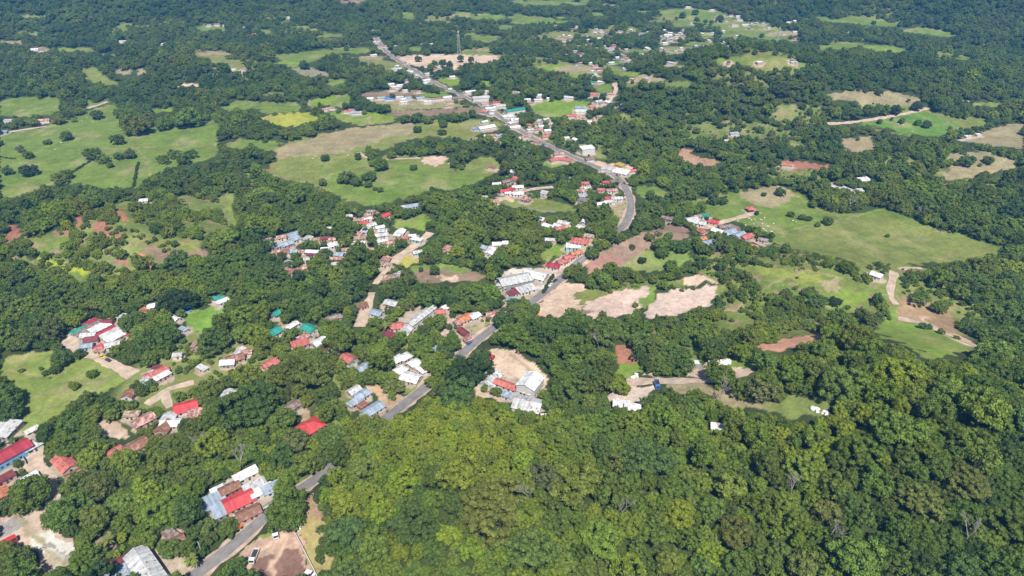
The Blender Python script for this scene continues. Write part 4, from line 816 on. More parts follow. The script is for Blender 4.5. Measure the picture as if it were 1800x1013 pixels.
def tcol(n_, x=None, y=None, px=None, py=None):
    c = TINT[n_]
    if x is not None:
        q = math.sin(x/47+2*math.sin(y/61))+.7*math.sin(y/39+1.5*math.sin(x/53)+1); q = max(-1., min(1.6, q))
        if px > 960 and py > 560: q = q*.7-.1
        for (c0, a0), (c1, a1) in zip(REG[:-1], REG[1:]):
            if a0 <= q <= a1: f = (q-a0)/(a1-a0); rg = [u*(1-f)+v_*f for u, v_ in zip(c0, c1)]
        f = min(1, limef(px, py)); rg = [u*(1-f)+v_*f for u, v_ in zip(rg, TINT['lime'])]
        c = [u*.55+v_*.45 for u, v_ in zip(c, rg)]
    else: pass
    j = random.uniform(.82, 1.22); h = random.uniform(.9, 1.04); return (c[0]*j*h, c[1]*j, c[2]*j*random.uniform(.8, 1.3))
# ------------------------------------------------------------------ hand-placed trees of the pastures: crown centre px, py, crown width px, tint, kind
PT = [(505,899,76,'mid',6),(52,868,74,'mid',6),(18,886,36,'deep',1),(28,992,66,'mid',6),(150,985,60,'mid',0),(432,716,100,'deep',8),(375,600,60,'deep',8),(822,655,76,'dark',0),(806,697,66,'deep',6),(610,935,66,'deep',1),(118,900,74,'mid',6),(310,530,60,'dark',0),(322,875,0,'mid',1),
(880,868,76,'olive',8),(1010,846,84,'olive',3),(965,842,60,'grey-green',5),(1140,806,76,'deep',3),(860,905,96,'olive',8),(1295,935,60,'olive',3),(1195,905,56,'lime',6),(790,944,46,'lime',1),(240,912,20,'lime',2),(214,945,22,'lime',2),(237,952,22,'lime',2),(495,805,50,'deep',0),(300,965,44,'mid',6),(400,930,40,'mid',1),(8,700,62,'deep',6),(12,725,50,'deep',6),
(1190,590,0,'mid',1),(1620,880,60,'olive',8),(1455,900,44,'olive',1),(1700,850,60,'olive',8),(990,610,50,'mid',1),(920,560,36,'mid',1),(700,700,0,'mid',1),(120,310,0,'mid',1),(162,271,30,'deep',0),(181,280,22,'mid',4),(193,290,14,'mid',1),(209,275,17,'mid',4),(228,271,22,'grey-green',6),(50,300,30,'dark',0),(13,301,20,'deep',4),(103,314,30,'olive',5),(117,307,22,'mid',1),(34,262,16,'grey-green',5),(50,273,18,'mid',4),
(287,280,22,'mid',5),(306,271,23,'mid',5),(323,281,24,'mid',4),(334,271,22,'deep',5),(117,239,22,'mid',1),(206,246,24,'deep',1),(169,201,24,'deep',3),(240,222,46,'olive',6),(286,218,32,'mid',6),(330,209,46,'mid',6),(0,252,12,'deep',1),(85,250,12,'mid',4),(80,251,10,'mid',4),(130,212,12,'bright',7),
(572,278,16,'deep',1),(629,275,14,'deep',2),(567,321,17,'mid',1),(612,313,30,'mid',4),(628,320,22,'mid',1),(648,324,16,'deep',1),(598,318,14,'bright',1),(600,309,13,'mid',1),(650,309,26,'deep',3),(642,310,18,'mid',3),(659,332,9,'mid',1),(668,334,12,'mid',1),(670,289,30,'deep',1),(657,287,18,'bright',1),(727,295,14,'deep',1),(656,276,22,'mid',1),(688,273,18,'bright',1),
(797,290,15,'deep',1),(812,295,11,'mid',1),(734,228,16,'deep',1),(779,218,18,'mid',1),(777,232,16,'deep',3),(733,208,24,'deep',1),(712,210,20,'mid',1),(753,212,18,'mid',1),(780,208,22,'deep',1),(800,207,24,'mid',1),(815,205,20,'mid',1),(830,200,16,'deep',2),
(670,192,18,'deep',2),(680,190,16,'mid',2),(607,186,14,'deep',1),(640,198,10,'bright',1),(1144,341,17,'mid',1),(1174,343,12,'bright',1),(1200,340,40,'mid',6),(1220,345,18,'mid',1),(1165,320,24,'bright',1),(1255,352,24,'deep',4),(1270,353,20,'deep',4),(1233,363,22,'mid',1),(1343,342,10,'deep',1),(1330,375,10,'dark',1),
(1390,377,14,'deep',1),(1410,382,14,'deep',1),(1421,384,14,'deep',3),(1438,395,12,'mid',1),(1456,389,20,'mid',1),(1560,415,10,'deep',7),(1372,338,20,'deep',1),(1356,415,14,'deep',4),(1345,413,12,'deep',1),
(1612,187,22,'dark',1),(1575,194,22,'dark',1),(1549,194,24,'mid',6),(1545,163,14,'deep',1),(1597,177,7,'mid',2),(1585,213,13,'mid',1),(1546,214,11,'deep',1),(1613,216,14,'deep',1),(1630,219,18,'deep',1),(1568,209,7,'mid',2),(1670,226,9,'mid',2),
(1738,221,14,'mid',2),(1725,228,14,'deep',2),(1712,229,14,'deep',2),(1700,233,16,'deep',2),(1685,236,20,'mid',1),(1753,214,12,'mid',1),
(107,631,38,'deep',1),(139,623,22,'deep',1),(98,650,21,'deep',1),(80,656,14,'deep',1),(72,648,9,'mid',1),(38,652,12,'mid',7),(162,658,20,'mid',1),(130,678,20,'bright',1),(88,665,5,'mid',7),
(1240,414,0,'mid',1),(1142,417,18,'olive',1),(1161,430,30,'mid',4),(1176,415,16,'mid',1),(1112,434,12,'deep',5),(1197,433,30,'deep',3),(1129,458,15,'dark',1),(1173,427,14,'deep',1),(1165,445,24,'mid',1),(1180,466,22,'mid',4),(1158,411,12,'mid',5),
(764,475,20,'deep',2),(740,474,10,'mid',2),(565,930,18,'deep',5),(567,951,18,'deep',5),(562,967,20,'mid',5),(562,982,20,'deep',5),(419,992,30,'deep',2),(1468,531,22,'dark',1),(1439,530,34,'deep',3),(1489,541,12,'mid',7),(1620,524,36,'mid',5),(1653,540,30,'mid',1),(1622,573,15,'deep',1),(1634,575,12,'deep',1),(1655,583,13,'mid',1),(1682,594,11,'mid',7),
(1535,563,34,'olive',5),(1575,540,0,'mid',1),(306,429,14,'deep',1),(275,402,24,'deep',1),(1738,282,18,'deep',1),(1700,283,26,'deep',4),(1723,290,8,'mid',1),(1681,288,10,'mid',1),(310,458,44,'deep',0),(1470,245,18,'mid',1),(1300,265,0,'mid',1),
(735,104,14,'deep',1),(810,103,14,'deep',2),(828,106,14,'deep',2),(820,118,16,'deep',2),(742,120,9,'deep',2),(778,112,16,'deep',2),(790,115,16,'deep',2),(757,118,14,'mid',2),(764,113,14,'deep',2),(785,124,14,'deep',2),
(480,100,8,'deep',1),(502,92,7,'deep',2),(609,86,10,'mid',1),(535,115,20,'deep',1),(690,170,12,'deep',2),(941,43,6,'deep',2),(955,41,7,'deep',2),(965,41,6,'deep',2),(975,41,6,'deep',2),(1000,40,8,'deep',2),(1200,27,14,'deep',1),(1222,22,12,'deep',1),(1266,33,16,'deep',1),(1225,36,12,'deep',2),(1240,39,9,'deep',2),(1250,40,9,'deep',2),(1229,47,16,'deep',1),(1263,59,18,'deep',1),(1339,63,10,'deep',1),
(1359,75,14,'deep',1),(1373,74,10,'mid',1),(1390,66,9,'mid',1),(1297,106,10,'mid',1),(1536,40,8,'deep',1),(692,680,38,'olive',0),(645,665,34,'mid',6),(772,568,34,'mid',2),(765,590,26,'bright',1),(795,604,34,'mid',2),(700,440,0,'mid',1),(1380,668,0,'mid',1),(1266,658,46,'mid',6),(1340,688,48,'grey-green',5),(1205,640,36,'deep',5),(1160,636,36,'mid',4),(1090,680,36,'bright',6),(1232,565,0,'mid',1)]
place_cells = [((0,140,400,360),'in the big left pasture'),((400,180,900,370),'in the central pasture'),((1100,300,1800,470),'in the right pasture'),((1420,140,1800,300),'in the upper right fields'),((0,600,260,770),'in the lower left pasture'),
 ((1020,395,1260,490),'on the brown knoll'),((500,900,620,1013),'in the walled strip beside the bare dirt lot'),((1420,500,1720,640),'on the right hillside clearing'),((680,80,860,135),'around the pink bare lot'),((900,0,1420,120),'in the far meadows'),((400,0,700,200),'in the far left fields'),((600,550,860,740),'beside the central houses'),((1060,600,1400,740),'along the quarry track')]
def tcell(px, py):
    for (a, b, c, d), s in place_cells:
        if a <= px <= c and b <= py <= d: return s
    return ['at the left edge', 'in the left third', 'left of centre', 'at the centre', 'right of centre', 'in the right third', 'at the right edge'][min(6, max(0, int(px/258)))]+(' of the lower part of the photo' if py > 600 else ' of the middle of the photo')
def add_tree(name, x, y, R, k, tint, rz, zs=1., lab=None, cat='tree', group=None):
    z = float(ter(x, y)); t = empty(name, (x, y, z), rz); tag(t, lab, cat, group)
    c = bpy.data.objects.new('crown', CROWN[k]); COL.objects.link(c); c.parent = t; c.scale = (R, R, R*zs); c['tint'] = [float(v) for v in tint]
    q = bpy.data.objects.new('trunk', TRUNK[k]); COL.objects.link(q); q.parent = t; q.scale = (R, R, R*zs)
    return t
placed = []    # x, y, R
ptl = []
for px, py, wpx, tn, k in PT:
    if wpx == 0: continue
    R0 = wpx/2/sc(py)*1.05; ch = KINDS[k][1]*R0*.95
    x, y, z = g(px, py, ch); x, y = float(x), float(y)
    placed.append((x, y, R0)); ptl.append((px, py, x, y, R0, k, tn))
cc_ = {}
for i, p in enumerate(ptl): cc_.setdefault((p[6], KINDS[p[5]][2], tcell(p[0], p[1])), []).append(i)
for (tn, wd, cl), ids in cc_.items():
    ids.sort(key=lambda i: ptl[i][0])
    for j, i in enumerate(ids):
        px, py, x, y, R0, k, _ = ptl[i]
        l = f"{TW[tn]} {wd} tree {cl}" if len(ids) == 1 else f"{ordn(j)} {TW[tn]} {wd} tree from the left {cl}"
        add_tree('shrub' if k == 7 else 'pasture_tree', x, y, R0, k, tcol(tn), random.uniform(0, 6.28), .95, ' '.join(l.replace('in the walled strip beside the bare dirt lot', 'in the walled grass strip').split()[:16]), 'shrub' if k == 7 else 'tree', 'single trees and big crowns')
# ------------------------------------------------------------------ forest
grid = {}
def gadd(x, y, R): grid.setdefault((int(x//14), int(y//14)), []).append((x, y, R))
def gok(x, y, R, f):
    cx, cy = int(x//14), int(y//14)
    for a in (cx-1, cx, cx+1):
        for b in (cy-1, cy, cy+1):
            for (u, v_, r) in grid.get((a, b), ()):
                if (u-x)**2+(v_-y)**2 < ((R+r)*f)**2: return False
    return True
for p in placed: gadd(*p)
allroads = np.concatenate([roadC]+[c for c, _ in dirtC]); rset = set()
for C, wd in [(roadC, 9)]+dirtC:
    for a, b in C:
        for da in (-1.6, 0, 1.6):
            for db in (-1.6, 0, 1.6): rset.add((int((a+da)//3), int((b+db)//3)))
hgrid = set()
for (_, _, x, y, _, W, L, rz) in HPOS:
    for a in np.arange(-L/2-1, L/2+1.1, 1.5):
        for b in np.arange(-W/2-1, W/2+1.1, 1.5):
            hgrid.add((int((x+a*math.cos(rz)-b*math.sin(rz))//3), int((y+a*math.sin(rz)+b*math.cos(rz))//3)))
def hit(cxp, cyp, rx, ry, scrubok=.3):
    for k in range(9):
        if k == 8: ia, ib = int(cxp/2), int(cyp/2)
        else: ia, ib = int((cxp+rx*math.cos(k*PI/4))/2), int((cyp+ry*math.sin(k*PI/4))/2)
        if 0 <= ia < RW and 0 <= ib < RH and keep[ib, ia] and not (scr[ib, ia] > scrubok): return True
    return False
FT = []
def grow(N, sizes, f, ymin=-45, region=None, dmax=1900, kinds=None, near=.25, scrub_only=False, ht_k=1.):
    d = np.sqrt(rng.uniform(95**2, dmax**2, N)); d = np.where(rng.random(N) < near, rng.uniform(95, 600, N), d)
    u = rng.uniform(-1.08, 1.08, N); X = (d*.80+110)*u; Y = d
    Zt = ter(X, Y); bpx, bpy_, bs = proj(X, Y, Zt)
    for i in range(N):
        px, py = float(bpx[i]), float(bpy_[i])
        if px < -140 or px > 1940 or py > 1250 or py < ymin: continue
        x, y = float(X[i]), float(Y[i]); s = float(bs[i])
        a, b = int(px/2), int(py/2); inside = 0 <= a < RW and 0 <= b < RH
        kp = keep[b, a] if inside else 0; den = float(scr[b, a]) if inside else 0
        scrubby = bool(kp and den > 0)
        if kp and random.random() > den*.9: continue
        if scrub_only and not scrubby: continue
        R = (.7+4.6*random.random()**1.8) if scrubby else random.uniform(*sizes)
        if scrubby and sizes[0] > 5: continue
        if scrubby and den > .25 and math.sin(x/11+2.2*math.sin(y/15))+.8*math.sin(y/8+1.7*math.sin(x/13+2))+.5*math.sin(x/4.3+y/5) < -.3: continue
        if sizes[0] > 3.4 and sizes[0] < 8 or sizes[0] >= 8:
            if random.random() < limef(px, py)*(1.25 if sizes[0] > 4.9 else .25): continue
        gl = float(glade(x, y, px, py)) if not scrubby else 0
        if gl > .05 and random.random() < gl*(1.0 if R > 2.3 else .55): continue
        if not gok(x, y, R, f if not scrubby else .48): continue
        c = (int(x//3), int(y//3))
        if c in rset or c in hgrid: continue
        k = random.choice([7, 7, 4, 1, 5, 0]) if scrubby else random.choice(kinds or [0, 1, 2, 2, 3, 4, 4, 5, 5, 6])
        ht = KINDS[k][1]*R; cxp, cyp, ss = proj(x, y, float(Zt[i])+ht); ss = float(ss)
        if hit(float(cxp), float(cyp), R*ss*.85, R*ss*.72): continue
        gadd(x, y, R)
        FT.append((x, y, R, k, pick(wts(px, py, scrubby)), float(cxp), float(cyp), R*s, random.uniform(0, 6.28), random.uniform(.78, 1.4)))
# trees lining the hidden stretches of the main road
zr = ter(roadC[:, 0], roadC[:, 1]); rpx, rpy, _ = proj(roadC[:, 0], roadC[:, 1], zr); Tn = np.gradient(roadC, axis=0); Tn /= np.linalg.norm(Tn, axis=1)[:, None]
for i in range(0, len(roadC), 2):
    if vis(rpx[i], rpy[i]): continue
    for sd in (-1, 1):
        R = random.uniform(4.6, 6.6); o_ = sd*(R*.45+2.6); x = float(roadC[i, 0]-Tn[i, 1]*o_); y = float(roadC[i, 1]+Tn[i, 0]*o_)
        if (int(x//3), int(y//3)) in hgrid or not gok(x, y, R, .36): continue
        k = random.choice([0, 1, 2, 6]); z = float(ter(x, y)); cxp, cyp, ss = proj(x, y, z+KINDS[k][1]*R)
        if hit(float(cxp), float(cyp), R*float(ss)*.3, R*float(ss)*.3, .0): continue
        gadd(x, y, R); FT.append((x, y, R, k, pick(DEF), float(cxp), float(cyp), R*float(ss), random.uniform(0, 6.28), 1.15))
grow(3000, (8., 11.), .9, kinds=[8, 8, 0, 3], near=.3)
grow(30000, (5., 7.5), .72, near=.25)
grow(170000, (3.2, 5.0), .57, near=.35)
grow(60000, (2.2, 3.4), .60, kinds=[1, 2, 4, 6, 7], near=.65, dmax=900)
grow(60000, (1.2, 2.2), .62, kinds=[7, 7, 4, 1], near=.75, dmax=700)
inv = [i for i, t in enumerate(FT) if -5 < t[5] < 1805 and -5 < t[6] < 1018]
inv.sort(key=lambda i: -FT[i][7]); big = set(inv[:300])
colnames = ['at the left edge', 'in the left third', 'left of centre', 'at the centre', 'right of centre', 'in the right third', 'at the right edge']
def fcell(px, py):
    c = min(6, max(0, int(px/258))); r = 'the bottom of the photo' if py > 930 else ('the lower forest' if py > 800 else ('the middle forest' if py > 600 else 'the upper woods'))
    return c, f"in {r} {colnames[c]}"
lab = {}
for i in big:
    t = FT[i]; best = None
    for hp in HPOS:
        dd_ = math.hypot(hp[2]-t[0], hp[3]-t[1])
        if hp[4] and 0 <= hp[0] <= 1800 and dd_ < 24 and (best is None or dd_ < best[0]) and HS[HPOS.index(hp)][8]: best = (dd_, hp)
    if best:
        hp = best[1]; dx, dy = t[0]-hp[2], t[1]-hp[3]
        rel = ('left of' if dx < 0 else 'right of') if abs(dx) > abs(dy) else ('behind' if dy > 0 else 'in front of')
        lab.setdefault((TW[t[4]], KINDS[t[3]][2], f"{rel} the {hp[4].split(',')[0].split(' beside ')[0].split(' among ')[0].split(' below ')[0].split(' above ')[0]}"), []).append(i)
    else: lab.setdefault((TW[t[4]], KINDS[t[3]][2], fcell(t[5], t[6])[1]), []).append(i)
for (tw, wd, pl), ids in lab.items():
    ids.sort(key=lambda i: FT[i][5])
    for j, i in enumerate(ids):
        t = FT[i]; l = f"{tw} {wd} tree {pl}" if len(ids) == 1 else f"{ordn(j)} {tw} {wd} tree from the left {pl}"
        l = ' '.join(l.split()[:16])
        add_tree('tree' if t[3] != 7 else 'shrub', t[0], t[1], t[2], t[3], tcol(t[4], t[0], t[1], t[5], t[6]), t[8], t[9], l, 'tree', 'near forest trees')
def scatter(name, label, cat, rows):
    n = len(rows); me = bpy.data.meshes.new(name)
    P = np.array([(r_[0], r_[1]) for r_ in rows]); z = ter(P[:, 0], P[:, 1])
    me.vertices.add(n); me.vertices.foreach_set('co', np.stack([P[:, 0], P[:, 1], z], 1).reshape(-1).astype('f'))
    for nm, ty, arr, fld in (('idx', 'INT', np.array([r_[3] for r_ in rows], 'i'), 'value'),
                             ('tint', 'FLOAT_VECTOR', np.array([tcol(r_[4], r_[0], r_[1], r_[5], r_[6]) for r_ in rows], 'f').reshape(-1), 'vector'),
                             ('rotv', 'FLOAT_VECTOR', np.array([(0, 0, r_[8]) for r_ in rows], 'f').reshape(-1), 'vector'),
                             ('sclv', 'FLOAT_VECTOR', np.array([(r_[2], r_[2], r_[2]*r_[9]) for r_ in rows], 'f').reshape(-1), 'vector')):
        a = me.attributes.new(nm, ty, 'POINT'); a.data.foreach_set(fld, arr)
    me.update(); o = bpy.data.objects.new(name, me); COL.objects.link(o); tag(o, label, cat, kind='stuff')
    me.materials.append(M_LEAF)
    ng = bpy.data.node_groups.new(name, 'GeometryNodeTree')
    ng.interface.new_socket('Geometry', in_out='INPUT', socket_type='NodeSocketGeometry'); ng.interface.new_socket('Geometry', in_out='OUTPUT', socket_type='NodeSocketGeometry')
    gi = ng.nodes.new('NodeGroupInput'); go = ng.nodes.new('NodeGroupOutput')
    ip = ng.nodes.new('GeometryNodeInstanceOnPoints'); ci = ng.nodes.new('GeometryNodeCollectionInfo')
    ci.inputs['Collection'].default_value = pcol; ci.inputs['Separate Children'].default_value = True; ci.inputs['Reset Children'].default_value = True
    def na(nm, dt):
        q = ng.nodes.new('GeometryNodeInputNamedAttribute'); q.data_type = dt; q.inputs[0].default_value = nm; return q.outputs[0]
    L_ = ng.links.new
    L_(gi.outputs[0], ip.inputs['Points']); L_(ci.outputs[0], ip.inputs['Instance']); ip.inputs['Pick Instance'].default_value = True
    L_(na('idx', 'INT'), ip.inputs['Instance Index'])
    er = ng.nodes.new('FunctionNodeEulerToRotation'); L_(na('rotv', 'FLOAT_VECTOR'), er.inputs[0]); L_(er.outputs[0], ip.inputs['Rotation'])
    L_(na('sclv', 'FLOAT_VECTOR'), ip.inputs['Scale']); L_(ip.outputs[0], go.inputs[0])
    md = o.modifiers.new('scatter', 'NODES'); md.node_group = ng
    return o
rest = [t for i, t in enumerate(FT) if i not in big]
scatter('forest', 'dense green tropical woodland covering the valley and its hills', 'forest', rest)
# ------------------------------------------------------------------ leafless trees
def bare_mesh(seed):
    r = random.Random(seed); m = MB()
    def grow_(p, d, L, rad, lv):
        q = p+d*L; m.tube(p, q, rad, rad*.6, 5)
        if lv: 
            for _ in range(3 if lv > 1 else 4): grow_(q, (d+Vector((r.uniform(-.8, .8), r.uniform(-.8, .8), r.uniform(-.1, .5)))).normalized(), L*r.uniform(.6, .85), rad*.6, lv-1)
    grow_(Vector((0, 0, -.5)), Vector((.05, 0, 1)), 4.2, .32, 4); me = bpy.data.meshes.new('leafless_tree'); me.from_pydata(m.v, [], m.f); me.materials.append(M_DEADWOOD); return me
M_DEADWOOD = plain('pale_dead_wood', (.27,.25,.22), .9, .2)
BM_ = [bare_mesh(3), bare_mesh(8)]
for i, (px, py, l) in enumerate([(1094,890,'pale leafless branches above the forest at the centre bottom'),(928,862,'pale leafless tree right of the yellow-green hill'),(1709,932,'leafless tree in the dark forest at lower right'),(1497,352,'leafless tree in the woods above the right pasture'),(1620,372,'greyish leafless tree in the woods right of the right pasture'),
   (1052,598,'pale leafless tree in the woods below the quarry terrace'),(1270,684,'leafless tree beside the quarry track'),(1465,930,'leafless tree at the bottom right forest'),(1395,850,'leafless tree in the middle of the right forest'),(420,800,'leafless tree above the roadside compound'),(348,775,'leafless tree left of the bright red hip roof'),(930,275,'grey leafless tree beside the main road village')]):
    x, y, z = g(px, py, 9); o = bpy.data.objects.new('leafless_tree', BM_[i % 2]); COL.objects.link(o); o.location = (float(x), float(y), float(z)+1.5); o.rotation_euler = (0, 0, i*1.3); o.scale = (1, 1, 1.05); tag(o, l, 'tree', 'leafless trees')
# ------------------------------------------------------------------ palms
def palm_meshes(seed):
    r = random.Random(seed); m = MB(); p0 = (0, 0, -.6)
    for i in range(5):
        p1 = (.10*(i+1)**1.4, 0, 1.5*(i+1)); m.tube(p0, p1, .26-.03*i, .23-.03*i, 7); p0 = p1
    V = []; Fc = []; ax = Vector(p0)
    for k in range(17):
        an = k*2.4; el = r.uniform(-.1, 1.1); L = r.uniform(2.9, 3.8); prev = None
        for q in range(7):
            t = q/6; rr = L*t*math.cos(el*.8); zz = L*t*math.sin(el)-1.9*t*t*(1.1-el*.35)
            c = ax+Vector((math.cos(an)*rr, math.sin(an)*rr, zz)); wd = .55*math.sin(PI*min(1, .12+t*.85))
            sd = Vector((-math.sin(an), math.cos(an), 0))*wd; dn_ = Vector((0, 0, -wd*.45)); n0 = len(V); V += [tuple(c+sd+dn_), tuple(c), tuple(c-sd+dn_)]
            if q: Fc += [(n0-3, n0-2, n0+1, n0), (n0-2, n0-1, n0+2, n0+1)]
    mt = bpy.data.meshes.new('trunk'); mt.from_pydata(m.v, [], m.f); mt.materials.append(M_BARK)
    mc = bpy.data.meshes.new('fronds'); mc.from_pydata(V, [], Fc); mc.materials.append(M_LEAF)
    a = mc.attributes.new('leaf', 'FLOAT', 'FACE'); a.data.foreach_set('value', np.full(len(Fc), .5, 'f')); return mt, mc
PM = [palm_meshes(1), palm_meshes(2)]
PALMS = [(616,414,'yellowish palm over the left village'),(647,455,'palm below the left village'),(675,431,'palm right of the left village roofs'),(625,370,'palm behind the upper village roofs'),(660,376,'palm beside the bright red roof of the upper village'),
 (822,376,'palm standing in the woods right of the upper village'),(1085,316,'palm at the road bend by the petrol station'),(1072,264,'palm behind the petrol station'),(147,774,'palm beside the pink rusty roof at lower left'),(185,950,'small palm by the dark earth patch at lower left'),
 (335,978,'palm at the forest edge beside the asphalt road'),(680,572,'yellowish palm left of the salmon hip roof in the village centre'),(930,832,'palm rising from the lower forest at the centre'),(640,398,'palm among the upper village roofs'),(600,428,'palm between roofs at the right of the left village'),(1340,300,'palm on the wooded rise above the right pasture')]
for i, (px, py, l) in enumerate(PALMS):
    x, y, z = g(px, py, 7.5); x, y, z = float(x), float(y), float(z); t = empty('palm_tree', (x, y, z), random.uniform(0, 6)); tag(t, l, 'palm', 'palms')
    for me_, nm in ((PM[i % 2][0], 'trunk'), (PM[i % 2][1], 'fronds')):
        c = bpy.data.objects.new(nm, me_); COL.objects.link(c); c.parent = t
        if nm == 'fronds': c['tint'] = [.15, .18, .04]
# ------------------------------------------------------------------ hedges of the left pasture
def hedge(pa, pb, l, R0=1.5):
    x0, y0, _ = g(*pa, .6); x1, y1, _ = g(*pb, .6); n = int(math.hypot(x1-x0, y1-y0)/2.2); V = []; Fc = []; A_ = []; r = random.Random(5)
    src = CROWN[7]; sv = np.array([v.co[:] for v in src.vertices]); sf = [list(p.vertices) for p in src.polygons]; la = [a.value for a in src.attributes['leaf'].data]
    for i in range(n+1):
        t = i/max(1, n); x = float(x0+(x1-x0)*t)+r.uniform(-.5, .5); y = float(y0+(y1-y0)*t)+r.uniform(-.5, .5); an = r.uniform(0, 6); k = R0*r.uniform(.8, 1.25)
        c_, s_ = math.cos(an), math.sin(an); P = sv*k; P = np.stack([P[:, 0]*c_-P[:, 1]*s_+x-float(x0), P[:, 0]*s_+P[:, 1]*c_+y-float(y0), P[:, 2]+float(ter(x, y))-float(ter(x0, y0))], 1)
        n0 = len(V); V += P.tolist(); Fc += [[n0+q for q in f] for f in sf[::2]]; A_ += la[::2]
    o = mesh('hedge', V, Fc, M_LEAF); o.location = (float(x0), float(y0), float(ter(x0, y0))); a = o.data.attributes.new('leaf', 'FLOAT', 'FACE'); a.data.foreach_set('value', np.array(A_, 'f')); o['tint'] = [.05, .085, .025]
    tag(o, l, 'hedge')
hedge((157,284), (128,303), 'slanting hedge below the darkest tree of the left pasture'); hedge((243,287), (235,328), 'straight hedge crossing the left pasture up and down')
hedge((190,279), (228,279), 'short hedge between the two tree groups of the left pasture', 1.); hedge((0,276), (26,279), 'hedge at the left edge of the photo in the pasture', 1.1)
hedge((1282,414), (1300,424), 'clipped dark hedge in front of the pasture hamlet', 1.3); hedge((955,514), (973,484), 'dark hedge between the factory and the asphalt road', 1.6)
# ------------------------------------------------------------------ cattle
def cow_mesh():
    me = bpy.data.meshes.new('cow_skin'); bm = bmesh.new(); P = []
    def a(p, r, par=None):
        v = bm.verts.new(p); P.append(r)
        if par is not None: bm.edges.new((par, v))
        return v
    h = a((-.75, 0, 1.15), (.30, .34)); m1 = a((-.1, 0, 1.08), (.36, .42), h); sh = a((.55, 0, 1.15), (.30, .38), m1); nk = a((.95, 0, 1.15), (.15, .20), sh); hd = a((1.2, 0, .95), (.12, .15), nk); a((1.42, 0, .72), (.09, .10), hd)
    for sx, par in ((-.75, h), (.55, sh)):
        for sy in (-.22, .22):
            k = a((sx+(.06 if sx < 0 else 0), sy, .75), (.15, .13), par); b = a((sx-(.06 if sx < 0 else 0), sy, .40), (.07, .07), k); a((sx, sy, .02), (.05, .06), b)
    tl = a((-1.02, 0, 1.15), (.06, .06), h); a((-1.1, 0, .55), (.03, .04), tl)
    bm.to_mesh(me); bm.free(); o = bpy.data.objects.new('cow_skin', me); COL.objects.link(o); md = o.modifiers.new('s', 'SKIN')
    for i, r in enumerate(P): me.skin_vertices[0].data[i].radius = r
    me.skin_vertices[0].data[0].use_root = True; o.modifiers.new('d', 'SUBSURF').levels = 1
    dg = bpy.context.evaluated_depsgraph_get(); dg.update(); mm = bpy.data.meshes.new_from_object(o.evaluated_get(dg)); bpy.data.objects.remove(o); mm.name = 'cow'; mm.materials.clear(); mm.materials.append(M_HIDE); return mm
CM = cow_mesh()
def horn():
    m = MB()
    for s_ in (-1, 1): m.tube((1.2, s_*.12, 1.05), (1.25, s_*.32, 1.2), .035, .012, 5); m.box(1.08, 1.16, s_*.2-.08, s_*.2+.08, 1.0, 1.06)
    return m
HM = horn().build('horn', M_BARK).data; bpy.data.objects.remove(bpy.data.objects['horn'])
COWS = [(1297,388),(1317,384),(1321,387),(1326,386),(1337,386),(1344,383),(1325,394),(1330,399),(1312,400),(1316,404),(1322,401),(1335,404),(1342,403),(1346,406),(1340,393),(1310,396),(1350,398),(1338,411),(1360,393),(1356,407),(1394,388),(1399,390),
 (153,207),(144,212),(163,214),(97,263),(77,254),(107,251),(550,279),(612,273),(1579,218),(1587,220),(1604,232)]
cow_cell = lambda px, py: 'in the right pasture behind the hamlet' if px > 1200 and py > 300 else ('in the upper right green field' if px > 1200 else ('in the left pasture' if px < 400 else 'in the central pasture'))
COWS.sort(); cow_n = {}
for i, (px, py) in enumerate(COWS):
    cow_n[cow_cell(px, py)] = cow_n.get(cow_cell(px, py), -1)+1
    x, y, z = g(px, py, .9); o = bpy.data.objects.new('cow', CM); COL.objects.link(o); o.location = (float(x), float(y), float(z)); o.rotation_euler = (0, 0, random.uniform(0, 6.28))
    tag(o, ordn(cow_n[cow_cell(px, py)])+' white cow from the left '+cow_cell(px, py), 'cow', 'white cattle '+cow_cell(px, py)); c = bpy.data.objects.new('horn', HM); COL.objects.link(c); c.parent = o
